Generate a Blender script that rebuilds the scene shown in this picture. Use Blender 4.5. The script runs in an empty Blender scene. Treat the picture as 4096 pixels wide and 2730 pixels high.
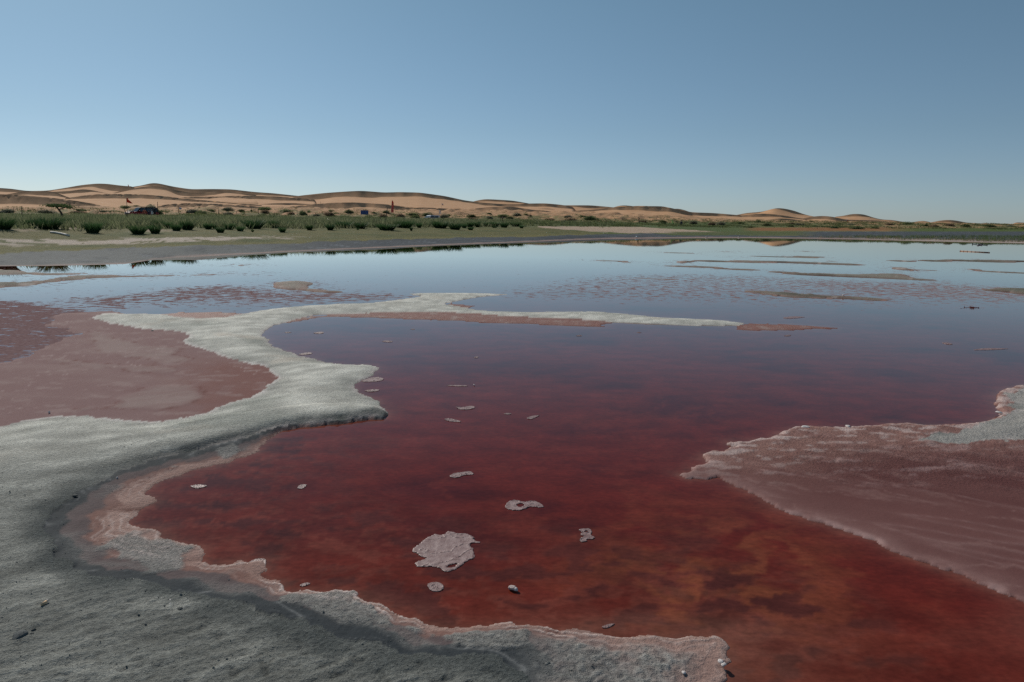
import bpy, bmesh, math, random
import numpy as np
from mathutils import Vector, Matrix

random.seed(7)
rng = np.random.default_rng(7)
R = math.radians
SC = bpy.context.scene
COL = SC.collection

# ------------------------------------------------------------------ camera, sky, sun, exposure
CAM_H = 1.5                      # eye height above the lake surface (m)
PITCH = 9.99                     # degrees below the horizon
ROLL = 0.854                     # the camera leans a little: the horizon drops to the right
F_PX, CX, CY = 2731.0, 2048.0, 1365.0
cam_data = bpy.data.cameras.new("camera")
cam_data.lens = 24.0
cam_data.sensor_width = 36.0
cam_data.clip_start = 0.05
cam_data.clip_end = 20000.0
cam = bpy.data.objects.new("camera", cam_data)
COL.objects.link(cam)
cam.location = (0, 0, CAM_H)
cam.rotation_euler = (Matrix.Rotation(R(90 - PITCH), 3, 'X') @ Matrix.Rotation(R(ROLL), 3, 'Z')).to_euler()
SC.camera = cam

SUN_AZ, SUN_EL = -37.0, 34.0     # azimuth clockwise from +Y (view direction), elevation
world = bpy.data.worlds.new("World")
SC.world = world
world.use_nodes = True
wn = world.node_tree
wn.nodes.clear()
w_out = wn.nodes.new("ShaderNodeOutputWorld")
w_bg = wn.nodes.new("ShaderNodeBackground")
w_sky = wn.nodes.new("ShaderNodeTexSky")
w_sky.sky_type = 'NISHITA'
w_sky.sun_disc = False
w_sky.sun_elevation = R(SUN_EL)
w_sky.sun_rotation = R(SUN_AZ)
w_sky.altitude = 1200.0
w_sky.air_density = 1.0
w_sky.dust_density = 0.5
w_sky.ozone_density = 1.6
w_hsv = wn.nodes.new("ShaderNodeHueSaturation")
w_hsv.inputs["Saturation"].default_value = 0.86
w_bg.inputs["Strength"].default_value = 0.068
wn.links.new(w_sky.outputs[0], w_hsv.inputs["Color"])
w_tc = wn.nodes.new("ShaderNodeTexCoord"); w_sx = wn.nodes.new("ShaderNodeSeparateXYZ")
w_rp = wn.nodes.new("ShaderNodeValToRGB"); w_mx = wn.nodes.new("ShaderNodeVectorMath"); w_mx.operation = 'MULTIPLY'
for p_, c_ in ((0.0, (.68, .815, 1.06)), (.05, (.715, .84, 1.0)), (.12, (.70, .845, .92)), (.28, (.745, .95, .95)), (.45, (.69, .935, .96))):
    e_ = w_rp.color_ramp.elements[0] if p_ == 0.0 else w_rp.color_ramp.elements.new(p_)
    e_.position = p_; e_.color = (*c_, 1)
w_rp.color_ramp.elements[-1].position = 1.0; w_rp.color_ramp.elements[-1].color = (.69, .935, .96, 1)
wn.links.new(w_tc.outputs["Generated"], w_sx.inputs[0]); wn.links.new(w_sx.outputs["Z"], w_rp.inputs["Fac"])
wn.links.new(w_hsv.outputs[0], w_mx.inputs[0]); wn.links.new(w_rp.outputs[0], w_mx.inputs[1])
wn.links.new(w_mx.outputs[0], w_bg.inputs["Color"])     # clear dry air: the horizon stays a soft grey blue
wn.links.new(w_bg.outputs[0], w_out.inputs["Surface"])

sun_data = bpy.data.lights.new("sun", 'SUN')
sun_data.energy = 3.5
sun_data.angle = R(0.53)
sun_data.color = (1.0, 0.93, 0.83)
sun = bpy.data.objects.new("sun", sun_data)
COL.objects.link(sun)
sun_dir = Vector((math.sin(R(SUN_AZ)) * math.cos(R(SUN_EL)), math.cos(R(SUN_AZ)) * math.cos(R(SUN_EL)), math.sin(R(SUN_EL))))
sun.rotation_euler = sun_dir.to_track_quat('Z', 'Y').to_euler()
sun.location = sun_dir * 50

SC.view_settings.view_transform = 'Standard'
SC.view_settings.look = 'None'
SC.view_settings.exposure = 0.0
SC.view_settings.gamma = 1.0
SC.view_settings.use_curve_mapping = False
SC.cycles.max_bounces = 6
SC.cycles.diffuse_bounces = 2
SC.cycles.glossy_bounces = 3
SC.cycles.transparent_max_bounces = 8
SC.cycles.use_denoising = False
SC.cycles.caustics_reflective = False
SC.cycles.caustics_refractive = False

# ------------------------------------------------------------------ survey helpers: sight lines <-> ground
cp, sp = math.cos(R(PITCH)), math.sin(R(PITCH))
cr, sr_ = math.cos(R(ROLL)), math.sin(R(ROLL))

def ray(x, y):
    dx = (np.asarray(x, float) - CX) / F_PX
    dy = -(np.asarray(y, float) - CY) / F_PX
    dx, dy = dx * cr - dy * sr_, dx * sr_ + dy * cr
    return dx, cp + dy * sp, -sp + dy * cp          # right, forward, up

def at_z(x, y, z=0.0):
    dx, dy, dz = ray(x, y)
    t = (z - CAM_H) / dz
    return dx * t, dy * t

def at_dist(x, y, r):
    dx, dy, dz = ray(x, y)
    return dx / dy * r, dy / dy * r, CAM_H + dz / dy * r          # r counts straight ahead (depth)

def project(X, Y, Z):
    zc = Y * cp - (Z - CAM_H) * sp
    up = Y * sp + (Z - CAM_H) * cp
    zc = np.maximum(zc, 1e-3)
    a, b = X / zc, up / zc
    return CX + F_PX * (a * cr + b * sr_), CY - F_PX * (b * cr - a * sr_)

def z_of(x, y, r):
    dx, dy, dz = ray(x, y)
    return CAM_H + dz / dy * r

# ------------------------------------------------------------------ noise
def _h(ix, iy, seed):
    n = (ix.astype(np.int64) * 374761393 + iy.astype(np.int64) * 668265263 + seed * 1442695041)
    n = (n ^ (n >> 13)) * 1274126177
    n = n ^ (n >> 16)
    return (n & 0xFFFF).astype(np.float32) * np.float32(2 * math.pi / 65536.0)

def perlin(x, y, seed=0):
    x = np.asarray(x, np.float64); y = np.asarray(y, np.float64)
    ix = np.floor(x); iy = np.floor(y)
    fx = (x - ix).astype(np.float32); fy = (y - iy).astype(np.float32)
    ux = fx * fx * fx * (fx * (fx * 6 - 15) + 10)
    uy = fy * fy * fy * (fy * (fy * 6 - 15) + 10)
    def g(ox, oy):
        a = _h(ix + ox, iy + oy, seed)
        return np.cos(a) * (fx - ox) + np.sin(a) * (fy - oy)
    a = g(0, 0); b = g(1, 0); c = g(0, 1); d = g(1, 1)
    return ((a + ux * (b - a)) * (1 - uy) + (c + ux * (d - c)) * uy) * 1.5

def fbm(x, y, octs=4, seed=0, gain=0.5, lac=2.03):
    s = 0; amp = 1.0; tot = 0
    for o in range(octs):
        s = s + amp * perlin(x, y, seed + o * 17)
        tot += amp; amp *= gain
        x = x * lac + 13.7; y = y * lac - 7.1
    return s / tot

def sstep(a, b, x):
    t = np.clip((x - a) / (b - a), 0, 1)
    return t * t * (3 - 2 * t)

def mixc(c, col, m):
    m = np.clip(m, 0, 1)[..., None]
    return c * (1 - m) + np.asarray(col, np.float32) * m

# ------------------------------------------------------------------ object helpers
def tag(o, label=None, cat=None, group=None, kind=None):
    if label: o['label'] = label
    if cat: o['category'] = cat
    if group: o['group'] = group
    if kind: o['kind'] = kind
    return o

def link(name, me, mats=(), parent=None, loc=None):
    o = bpy.data.objects.new(name, me)
    COL.objects.link(o)
    if me is not None:
        for m in mats if isinstance(mats, (list, tuple)) else [mats]:
            if m is not None and not len(me.materials) > 8:
                me.materials.append(m)
    if parent: o.parent = parent
    if loc is not None: o.location = loc
    return o

def empty(name, loc=(0, 0, 0), rz=0.0):
    o = bpy.data.objects.new(name, None)
    o.empty_display_size = 0.1
    COL.objects.link(o)
    o.location = loc
    o.rotation_euler = (0, 0, rz)
    return o

def grid_mesh(name, X, Y, Z, attrs=None, smooth=True):
    nr, nc = X.shape
    me = bpy.data.meshes.new(name)
    nv = nr * nc
    me.vertices.add(nv)
    co = np.stack([X, Y, Z], -1).astype(np.float32).reshape(-1)
    me.vertices.foreach_set("co", co)
    i = np.arange(nv).reshape(nr, nc)
    q = np.stack([i[:-1, :-1], i[:-1, 1:], i[1:, 1:], i[1:, :-1]], -1).reshape(-1, 4)
    nf = len(q)
    me.loops.add(nf * 4); me.polygons.add(nf)
    me.loops.foreach_set("vertex_index", q.reshape(-1).astype(np.int32))
    me.polygons.foreach_set("loop_start", np.arange(0, nf * 4, 4, dtype=np.int32))
    me.update(calc_edges=True)
    me.polygons.foreach_set("use_smooth", np.full(nf, smooth))
    for k, v in (attrs or {}).items():
        if v.ndim == 3:
            a = me.attributes.new(k, 'FLOAT_COLOR', 'POINT')
            c4 = np.ones((nv, 4), np.float32); c4[:, :3] = v.reshape(nv, 3)
            a.data.foreach_set("color", c4.reshape(-1))
        else:
            a = me.attributes.new(k, 'FLOAT', 'POINT')
            a.data.foreach_set("value", v.astype(np.float32).reshape(-1))
    return me

def mesh_from(name, verts, faces, cols=None, smooth=False, midx=None):
    me = bpy.data.meshes.new(name)
    me.from_pydata([tuple(v) for v in verts], [], [tuple(f) for f in faces])
    if cols is not None:
        a = me.attributes.new("Col", 'FLOAT_COLOR', 'POINT')
        c4 = np.ones((len(verts), 4), np.float32); c4[:, :3] = np.asarray(cols, np.float32)
        a.data.foreach_set("color", c4.reshape(-1))
    if smooth:
        me.polygons.foreach_set("use_smooth", np.full(len(me.polygons), True))
    if midx is not None:
        me.polygons.foreach_set("material_index", np.asarray(midx, np.int32))
    return me

# ------------------------------------------------------------------ materials
def new_mat(name):
    m = bpy.data.materials.new(name)
    m.use_nodes = True
    nt = m.node_tree
    return m, nt, nt.nodes["Principled BSDF"], nt.nodes["Material Output"]

def _n(nt, t, **kw):
    n = nt.nodes.new(t)
    for k, v in kw.items():
        if k in n.inputs.keys(): n.inputs[k].default_value = v
        else: setattr(n, k, v)
    return n

def simple_mat(name, col, rough=0.7, var=0.25, scale=12.0, metal=0.0, spec=0.4, bump=0.0):
    m, nt, b, out = new_mat(name)
    tc = _n(nt, "ShaderNodeTexCoord")
    nz = _n(nt, "ShaderNodeTexNoise", Scale=scale, Detail=5.0)
    nt.links.new(tc.outputs["Object"], nz.inputs["Vector"])
    rmp = _n(nt, "ShaderNodeMapRange")
    rmp.inputs["To Min"].default_value = 1 - var
    rmp.inputs["To Max"].default_value = 1 + var
    rmp.inputs["From Min"].default_value = 0.25; rmp.inputs["From Max"].default_value = 0.75
    nt.links.new(nz.outputs["Fac"], rmp.inputs["Value"])
    mul = _n(nt, "ShaderNodeVectorMath", operation='SCALE')
    mul.inputs[0].default_value = col
    nt.links.new(rmp.outputs[0], mul.inputs["Scale"])
    nt.links.new(mul.outputs[0], b.inputs["Base Color"])
    b.inputs["Roughness"].default_value = rough
    b.inputs["Metallic"].default_value = metal
    b.inputs["Specular IOR Level"].default_value = spec
    if bump:
        bp = _n(nt, "ShaderNodeBump", Strength=bump, Distance=0.02)
        nt.links.new(nz.outputs["Fac"], bp.inputs["Height"])
        nt.links.new(bp.outputs[0], b.inputs["Normal"])
    return m

def ground_mat(name, s1, s2, dist1, dist2, spec=0.3, rough_attr=True, var=0.35, glint=False):
    """vertex-colour albedo broken up by two scales of grain, with fine relief"""
    m, nt, b, out = new_mat(name)
    L = nt.links.new
    at = _n(nt, "ShaderNodeAttribute", attribute_name="Col")
    geo = _n(nt, "ShaderNodeNewGeometry")
    n1 = _n(nt, "ShaderNodeTexNoise", Scale=s1, Detail=6.0, Roughness=0.6)
    n2 = _n(nt, "ShaderNodeTexNoise", Scale=s2, Detail=3.0, Roughness=0.6)
    L(geo.outputs["Position"], n1.inputs["Vector"]); L(geo.outputs["Position"], n2.inputs["Vector"])
    mr = _n(nt, "ShaderNodeMapRange")
    mr.inputs["From Min"].default_value = 0.25; mr.inputs["From Max"].default_value = 0.75
    mr.inputs["To Min"].default_value = 1 - var; mr.inputs["To Max"].default_value = 1 + var
    L(n1.outputs["Fac"], mr.inputs["Value"])
    mr2 = _n(nt, "ShaderNodeMapRange")
    mr2.inputs["From Min"].default_value = 0.25; mr2.inputs["From Max"].default_value = 0.75
    mr2.inputs["To Min"].default_value = 1 - var * 0.7; mr2.inputs["To Max"].default_value = 1 + var * 0.7
    L(n2.outputs["Fac"], mr2.inputs["Value"])
    mm = _n(nt, "ShaderNodeMath", operation='MULTIPLY')
    L(mr.outputs[0], mm.inputs[0]); L(mr2.outputs[0], mm.inputs[1])
    sc = _n(nt, "ShaderNodeVectorMath", operation='SCALE')
    L(at.outputs["Color"], sc.inputs[0])
    if rough_attr:
        av = _n(nt, "ShaderNodeAttribute", attribute_name="Bmp")
        mv = _n(nt, "ShaderNodeMix", data_type='FLOAT', clamp_factor=True)
        mv.inputs[2].default_value = 1.0
        L(av.outputs["Fac"], mv.inputs[0]); L(mm.outputs[0], mv.inputs[3]); L(mv.outputs[0], sc.inputs["Scale"])
    else:
        L(mm.outputs[0], sc.inputs["Scale"])
    L(sc.outputs[0], b.inputs["Base Color"])
    b.inputs["Specular IOR Level"].default_value = spec
    if rough_attr:
        ar = _n(nt, "ShaderNodeAttribute", attribute_name="Rgh")
        L(ar.outputs["Fac"], b.inputs["Roughness"])
        ab = _n(nt, "ShaderNodeAttribute", attribute_name="Bmp")
    else:
        b.inputs["Roughness"].default_value = 0.9
    b1 = _n(nt, "ShaderNodeBump", Strength=1.0, Distance=dist1)
    b2 = _n(nt, "ShaderNodeBump", Strength=1.0, Distance=dist2)
    L(n1.outputs["Fac"], b1.inputs["Height"]); L(n2.outputs["Fac"], b2.inputs["Height"])
    if rough_attr:
        L(ab.outputs["Fac"], b1.inputs["Strength"]); L(ab.outputs["Fac"], b2.inputs["Strength"])
    L(b1.outputs[0], b2.inputs["Normal"]); L(b2.outputs[0], b.inputs["Normal"])
    return m

# ------------------------------------------------------------------ lake bed: outlines surveyed from the shore
def smooth_poly(p, it=2):
    p = np.asarray(p, float)
    for _ in range(it):
        q = np.roll(p, -1, 0)
        p = np.stack([0.75 * p + 0.25 * q, 0.25 * p + 0.75 * q], 1).reshape(-1, 2)
    return p

def sdf(poly, GX, GY, GU, GV, far=1.6, it=1, pad=260):
    """signed ground distance (m), positive inside"""
    p = smooth_poly(poly, it)
    out = np.full(GX.shape, -far, np.float32)
    px0, px1 = p[:, 0].min() - pad, p[:, 0].max() + pad
    py0, py1 = p[:, 1].min(), p[:, 1].max()
    py0 = 898 + (py0 - 898) * 0.80; py1 = 898 + (py1 - 898) * 1.3
    m = (GU > px0) & (GU < px1) & (GV > py0) & (GV < py1)
    x = GX[m].astype(np.float32); y = GY[m].astype(np.float32)
    qx, qy = at_z(p[:, 0], p[:, 1])
    best = np.full(x.shape, 1e9, np.float32)
    ins = np.zeros(x.shape, bool)
    n = len(p)
    for i in range(n):
        ax, ay = np.float32(qx[i]), np.float32(qy[i]); bx, by = np.float32(qx[(i + 1) % n]), np.float32(qy[(i + 1) % n])
        ex, ey = bx - ax, by - ay
        L2 = max(ex * ex + ey * ey, 1e-9)
        t = np.clip(((x - ax) * ex + (y - ay) * ey) / L2, 0, 1)
        dx = x - ax - t * ex; dy = y - ay - t * ey
        np.minimum(best, dx * dx + dy * dy, out=best)
        if ay != by:
            c = ((ay > y) != (by > y)) & (x < ex * (y - ay) / (by - ay) + ax)
            ins ^= c
    d = np.sqrt(best)
    out[m] = np.where(ins, d, -d)
    return np.clip(out, -far, None)

MAIN = [(-6000, 4000), (-2600, 2500), (-1000, 1990), (-400, 1815), (0, 1722), (60, 1700), (120, 1680), (220, 1668), (310, 1664), (400, 1672), (500, 1690), (560, 1698),
 (640, 1696), (720, 1683), (800, 1660), (860, 1640), (930, 1618), (1000, 1598), (1030, 1585), (1035, 1570), (1070, 1548), (1105, 1530),
 (1127, 1512), (1100, 1490), (1060, 1462), (1000, 1452), (940, 1440), (870, 1415), (830, 1395), (780, 1385), (735, 1370), (760, 1345),
 (745, 1330), (690, 1322), (600, 1320), (540, 1312), (470, 1296), (400, 1280), (380, 1272), (390, 1265), (420, 1258), (500, 1257),
 (600, 1256), (640, 1260), (700, 1270), (770, 1276), (830, 1277), (900, 1272), (960, 1262), (1010, 1250), (1100, 1235), (1200, 1226),
 (1300, 1220), (1400, 1216), (1500, 1212), (1600, 1200), (1660, 1192), (1692, 1188), (1670, 1182), (1620, 1178), (1700, 1174),
 (1800, 1173), (1900, 1174), (1980, 1177), (2050, 1181), (1960, 1184), (1900, 1192), (1850, 1200), (1800, 1210), (1765, 1215),
 (1790, 1222), (1850, 1232), (1920, 1242), (1990, 1248), (2150, 1250), (2250, 1249), (2350, 1248), (2450, 1253), (2550, 1262),
 (2650, 1272), (2750, 1276), (2850, 1282), (2930, 1288), (2990, 1295), (2930, 1304), (2850, 1305), (2750, 1302), (2650, 1300),
 (2550, 1296), (2500, 1292), (2450, 1290), (2400, 1283), (2300, 1278), (2200, 1274), (2100, 1268), (2000, 1264), (1900, 1256),
 (1800, 1250), (1700, 1250), (1600, 1250), (1500, 1253), (1400, 1256), (1300, 1257), (1250, 1262), (1200, 1272), (1140, 1290),
 (1080, 1303), (1055, 1320), (1050, 1340), (1060, 1365), (1090, 1385), (1130, 1405), (1190, 1425), (1250, 1441), (1320, 1455),
 (1400, 1462), (1470, 1466), (1492, 1475), (1485, 1500), (1465, 1520), (1430, 1532), (1395, 1543), (1410, 1560), (1425, 1580),
 (1460, 1600), (1500, 1615), (1535, 1640), (1540, 1655), (1520, 1672), (1460, 1678), (1400, 1682), (1300, 1693), (1200, 1705),
 (1100, 1722), (1040, 1738), (960, 1765), (880, 1790), (800, 1815), (700, 1835), (600, 1855), (520, 1880), (450, 1905), (380, 1940),
 (330, 1965), (290, 1990), (250, 2025), (215, 2065), (195, 2100), (185, 2140), (190, 2190), (215, 2235), (270, 2275), (335, 2310),
 (420, 2335), (520, 2355), (620, 2378), (720, 2398), (830, 2418), (940, 2445), (1040, 2478), (1150, 2515), (1260, 2545), (1370, 2575),
 (1470, 2600), (1570, 2625), (1670, 2645), (1780, 2662), (1900, 2680), (2020, 2705), (2120, 2760), (2200, 2900), (2200, 5200), (-6000, 5200)]

SHORE = [(1546, 1664), (1538, 1676), (1470, 1684), (1400, 1690), (1300, 1702), (1200, 1715), (1120, 1730), (1060, 1765), (1024, 1813),
 (970, 1830), (905, 1861), (827, 1874), (760, 1890), (718, 1905), (622, 1924), (590, 1938), (579, 1955), (570, 1974), (600, 1988),
 (622, 1990), (618, 2018), (560, 2045), (535, 2070), (518, 2096), (531, 2113), (596, 2116), (620, 2132), (650, 2160), (700, 2180),
 (762, 2198), (800, 2218), (808, 2240), (860, 2248), (914, 2245), (1024, 2241), (1066, 2237), (1062, 2268), (1090, 2285), (1060, 2300), (1140, 2325),
 (1172, 2343), (1150, 2370), (1237, 2374), (1337, 2387), (1442, 2400), (1516, 2417), (1585, 2448), (1668, 2450), (1720, 2478),
 (1777, 2504), (1872, 2500), (1960, 2496), (2048, 2495), (2110, 2505), (2165, 2517), (2300, 2517), (2405, 2526), (2440, 2540), (2483, 2543), (2540, 2552),
 (2614, 2541), (2680, 2556), (2740, 2548), (2800, 2560), (2875, 2545), (2914, 2582), (2890, 2610), (2905, 2643), (2880, 2670), (2888, 2691), (2865, 2730), (2850, 2900),
 (2850, 5200), (-3000, 5200), (-1000, 2100), (-300, 1850), (100, 1800), (500, 1770), (900, 1690), (1300, 1640), (1500, 1640)]

PINK_L = [(-2600, 1660), (-900, 1540), (-400, 1490), (0, 1460), (60, 1440), (120, 1425), (200, 1390), (277, 1372), (290, 1345), (335, 1338), (285, 1322), (215, 1285), (255, 1258),
 (380, 1246), (480, 1250), (520, 1290), (760, 1340), (900, 1425), (1140, 1505), (1010, 1605), (600, 1720), (0, 1760), (-400, 1850), (-1000, 2020), (-2600, 2530)]
PINK_STRIP = [(1120, 1296), (1200, 1276), (1290, 1262), (1500, 1252), (1700, 1246), (1900, 1250), (2200, 1270), (2440, 1288), (2448, 1296), (2400, 1300), (2440, 1310),
 (2350, 1309), (2200, 1303), (2000, 1294), (1800, 1284), (1600, 1277), (1400, 1270), (1290, 1270), (1200, 1285)]
PINK_TIP = [(2930, 1320), (2960, 1306), (3000, 1293), (3080, 1297), (3200, 1301), (3350, 1312), (3355, 1318), (3230, 1318), (3100, 1324), (2980, 1326)]
PINK_BACK = [(610, 1258), (720, 1250), (830, 1247), (960, 1253), (1010, 1256), (900, 1275), (770, 1280), (690, 1274)]
PINK_BAY = [(1790, 1214), (1850, 1219), (1880, 1221), (1900, 1226), (1870, 1232), (1800, 1226)]
PINK_R = [(4700, 1500), (4096, 1545), (4040, 1555), (3995, 1562), (3985, 1590), (3982, 1640), (3990, 1668), (3960, 1692), (3850, 1705), (3700, 1706), (3600, 1698),
 (3500, 1704), (3400, 1708), (3300, 1712), (3200, 1709), (3150, 1728), (3072, 1757), (2990, 1765), (2914, 1780), (2950, 1792), (2880, 1805), (2818, 1818), (2770, 1835), (2825, 1850),
 (2788, 1861), (2760, 1880), (2740, 1898), (2766, 1918), (2831, 1922), (2875, 1933), (2944, 1955), (2997, 1974), (3072, 2009), (3137, 2044), (3202, 2070),
 (3268, 2092), (3316, 2100), (3394, 2128), (3485, 2162), (3551, 2196), (3629, 2228), (3725, 2260), (3829, 2293), (3934, 2335), (4021, 2369), (4096, 2409), (4700, 2700), (5600, 3100), (5600, 1500)]
GREY_R = [(4700, 1480), (4200, 1555), (4096, 1566), (4030, 1576), (4022, 1600), (4040, 1630), (4025, 1668), (3960, 1700), (3880, 1718), (3840, 1738), (3700, 1760), (3600, 1772),
 (3700, 1780), (3800, 1780), (3900, 1777), (4000, 1774), (4096, 1768), (4300, 1755), (4700, 1730)]
LENS = [[(335, 1350), (345, 1335), (390, 1323), (450, 1345), (520, 1370), (600, 1385), (700, 1390), (750, 1430), (760, 1440), (690, 1455), (640, 1462), (560, 1440), (480, 1430), (400, 1405), (370, 1385), (345, 1375)],
 [(190, 1442), (260, 1432), (400, 1455), (600, 1462), (720, 1478), (690, 1497), (560, 1490), (400, 1480), (260, 1460)],
 [(480, 1595), (560, 1565), (680, 1540), (800, 1545), (830, 1575), (720, 1625), (640, 1645), (520, 1645), (220, 1652), (300, 1630), (420, 1632)]]
ISLANDS = [   # outline, height, tint (0 pale, 1 dark olive), salt rim
 ([(-400, 1074), (-100, 1078), (60, 1078), (90, 1083), (150, 1091), (260, 1094), (400, 1094), (420, 1098), (330, 1100), (220, 1104), (100, 1100), (0, 1100), (-400, 1104)], .05, .6),
 ([(-400, 1140), (0, 1132), (130, 1126), (200, 1118), (250, 1108), (300, 1104), (400, 1101), (470, 1103), (620, 1101), (745, 1099), (900, 1094), (1100, 1097), (900, 1099), (745, 1103), (600, 1106), (450, 1110), (330, 1117), (250, 1126), (150, 1138), (60, 1147), (0, 1153), (-400, 1166)], .06, .7),
 ([(840, 1061), (920, 1058), (990, 1057), (1040, 1060), (985, 1064), (900, 1063)], .03, .5),
 ([(1090, 1150), (1110, 1135), (1140, 1126), (1200, 1126), (1230, 1127), (1250, 1128), (1236, 1138), (1246, 1150), (1280, 1158), (1330, 1164), (1390, 1169), (1370, 1172), (1280, 1170), (1200, 1164), (1130, 1158)], .09, .1),
 ([(2690, 1048), (2720, 1044), (2770, 1043), (2860, 1042), (2960, 1043), (3072, 1045), (3250, 1048), (3400, 1055), (3520, 1062), (3400, 1062), (3250, 1058), (3072, 1053), (2900, 1049), (2790, 1048), (2765, 1052), (2740, 1055), (2710, 1053)], .07, .45),
 ([(2610, 1061), (2660, 1061), (2800, 1065), (2950, 1074), (3072, 1083), (3200, 1092), (3350, 1097), (3450, 1098), (3540, 1094), (3600, 1095), (3650, 1103), (3660, 1107), (3640, 1109), (3700, 1118), (3780, 1122), (3740, 1125), (3640, 1120), (3500, 1115), (3350, 1109), (3200, 1103), (3072, 1089), (2950, 1080), (2800, 1072), (2660, 1066)], .06, .45),
 ([(3553, 1072), (3580, 1067), (3630, 1069), (3645, 1078), (3700, 1081), (3840, 1083), (3700, 1085), (3660, 1086), (3620, 1084), (3560, 1081)], .05, .5),
 ([(3290, 1046), (3310, 1042), (3340, 1043), (3360, 1047), (3330, 1049)], .03, .5),
 ([(3420, 1042), (3590, 1043), (3700, 1040), (3850, 1038), (4000, 1042), (4150, 1046), (4500, 1050), (4500, 1056), (4150, 1053), (3950, 1049), (3750, 1047), (3620, 1048)], .07, .9),
 ([(3860, 1073), (3890, 1077), (3960, 1083), (4096, 1091), (4500, 1104), (4500, 1110), (4050, 1097), (3950, 1090), (3870, 1082)], .04, .4),
 ([(3890, 1160), (3960, 1151), (4096, 1152), (4400, 1156), (4400, 1196), (4096, 1181), (4000, 1170), (3920, 1164)], .05, .95),
 ([(2960, 1159), (3072, 1165), (3200, 1174), (3330, 1184), (3450, 1190), (3560, 1197), (3590, 1207), (3500, 1203), (3400, 1197), (3250, 1195), (3120, 1186), (3040, 1176), (2980, 1168)], .045, .85),
 ([(2300, 1037), (2400, 1039), (2480, 1044), (2580, 1051), (2500, 1052), (2400, 1046)], .03, .4),
 ([(2580, 1007), (2700, 1010), (2810, 1015), (2700, 1015)], .03, .6),
 ([(2860, 1006), (2950, 1009), (3040, 1015), (2940, 1014)], .03, .5),
 ([(2880, 1026), (3050, 1024), (3200, 1025), (3300, 1026), (3310, 1034), (3250, 1034), (3150, 1031), (3000, 1029)], .03, .5),
 ([(2470, 1109), (2560, 1111), (2700, 1118), (2820, 1126), (2700, 1123), (2560, 1115)], .02, .4),
 ([(3150, 1007), (3220, 1005), (3275, 1006), (3220, 1009)], .03, .6),
]

GRAN = [[(370, 2205), (450, 2150), (560, 2132), (610, 2165), (740, 2232), (755, 2290), (700, 2312), (560, 2290), (480, 2232)],
 [(1120, 2402), (1300, 2395), (1450, 2420), (1530, 2470), (1700, 2505), (1800, 2545), (2060, 2540), (2070, 2585), (1900, 2600), (1700, 2572), (1500, 2540), (1300, 2472), (1180, 2430)],
 [(640, 1880), (720, 1850), (790, 1868), (740, 1888)], [(880, 1800), (960, 1795), (930, 1850), (850, 1850)]]

def polar_grid(step_px, cstep_px, r0=0.95, r1=96.0, half=68.0):
    k = F_PX / 4.0                               # pixels per radian at the size of the final picture
    rs = [r0]
    while rs[-1] < r1:
        r = rs[-1]
        rs.append(r + step_px * (r * r + CAM_H ** 2) / (CAM_H * k))
    rs = np.array(rs)
    nc = int(2 * R(half) * k / cstep_px)
    az = np.linspace(-R(half), R(half), nc)
    A, Rr = np.meshgrid(az, rs)
    return np.sin(A) * Rr, np.cos(A) * Rr, Rr

GX, GY, GR = polar_grid(1.2, 1.35)
GU, GV = project(GX, GY, 0.0)
SPC = np.maximum(1.2 * (GR ** 2 + CAM_H ** 2) / (CAM_H * F_PX / 4), 1.35 * GR / (F_PX / 4))
def lod(wl):                                   # fade relief finer than the mesh can carry
    return np.clip((wl / SPC - 2.0) / 3.0, 0, 1).astype(np.float32)
edge_n = (0.085 * fbm(GX * 1.7, GY * 1.7, 3, 5) + 0.045 * fbm(GX * 7, GY * 7, 4, 9) + 0.016 * fbm(GX * 15, GY * 15, 3, 14) + 0.005 * fbm(GX * 40, GY * 40, 3, 12) * lod(.03)).astype(np.float32)
near = 1 - sstep(6.0, 14.0, GR)
d_main = sdf(MAIN, GX, GY, GU, GV, 2.0, 1, 4000) + edge_n * (0.55 + 0.45 * near)
d_main = d_main + .025
d_shore = sdf(SHORE, GX, GY, GU, GV, 2.0, 1, 4000) + edge_n * 0.9
d_pl = sdf(PINK_L, GX, GY, GU, GV) + .06 + (edge_n * 2.0 + .16 * fbm(GX * 1.2, GY * 1.8, 4, 15)) * sstep(.1, .5, -d_main)
d_pr = sdf(PINK_R, GX, GY, GU, GV, 1.6, 1, 2500) + edge_n * (.8 + .9 * sstep(3100, 2850, GU))
d_gr = sdf(GREY_R, GX, GY, GU, GV, 1.6, 1, 500) + edge_n * 1.2
d_ps = np.maximum.reduce([sdf(p, GX, GY, GU, GV, .8) for p in (PINK_STRIP, PINK_TIP, PINK_BACK, PINK_BAY)]) + edge_n * 0.9
d_lens = np.maximum.reduce([sdf(p, GX, GY, GU, GV, .8) for p in LENS]) + edge_n * 1.5 + .10 * fbm(GX * 1.4, GY * 2.4, 4, 16)
d_isl = np.full(GX.shape, -1.6, np.float32); h_isl = np.zeros_like(d_isl); t_isl = np.zeros_like(d_isl)
for poly, hh, tint in ISLANDS:
    d = sdf(poly, GX, GY, GU, GV)
    m = d > d_isl
    d_isl = np.where(m, d, d_isl); h_isl = np.where(m, hh, h_isl); t_isl = np.where(m, tint, t_isl)
d_isl = d_isl + edge_n * 1.6 + .16 * fbm(GX * .8, GY * .8, 3, 19) * sstep(10, 16, GR) - .08 * sstep(16, 24, GR)

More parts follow.
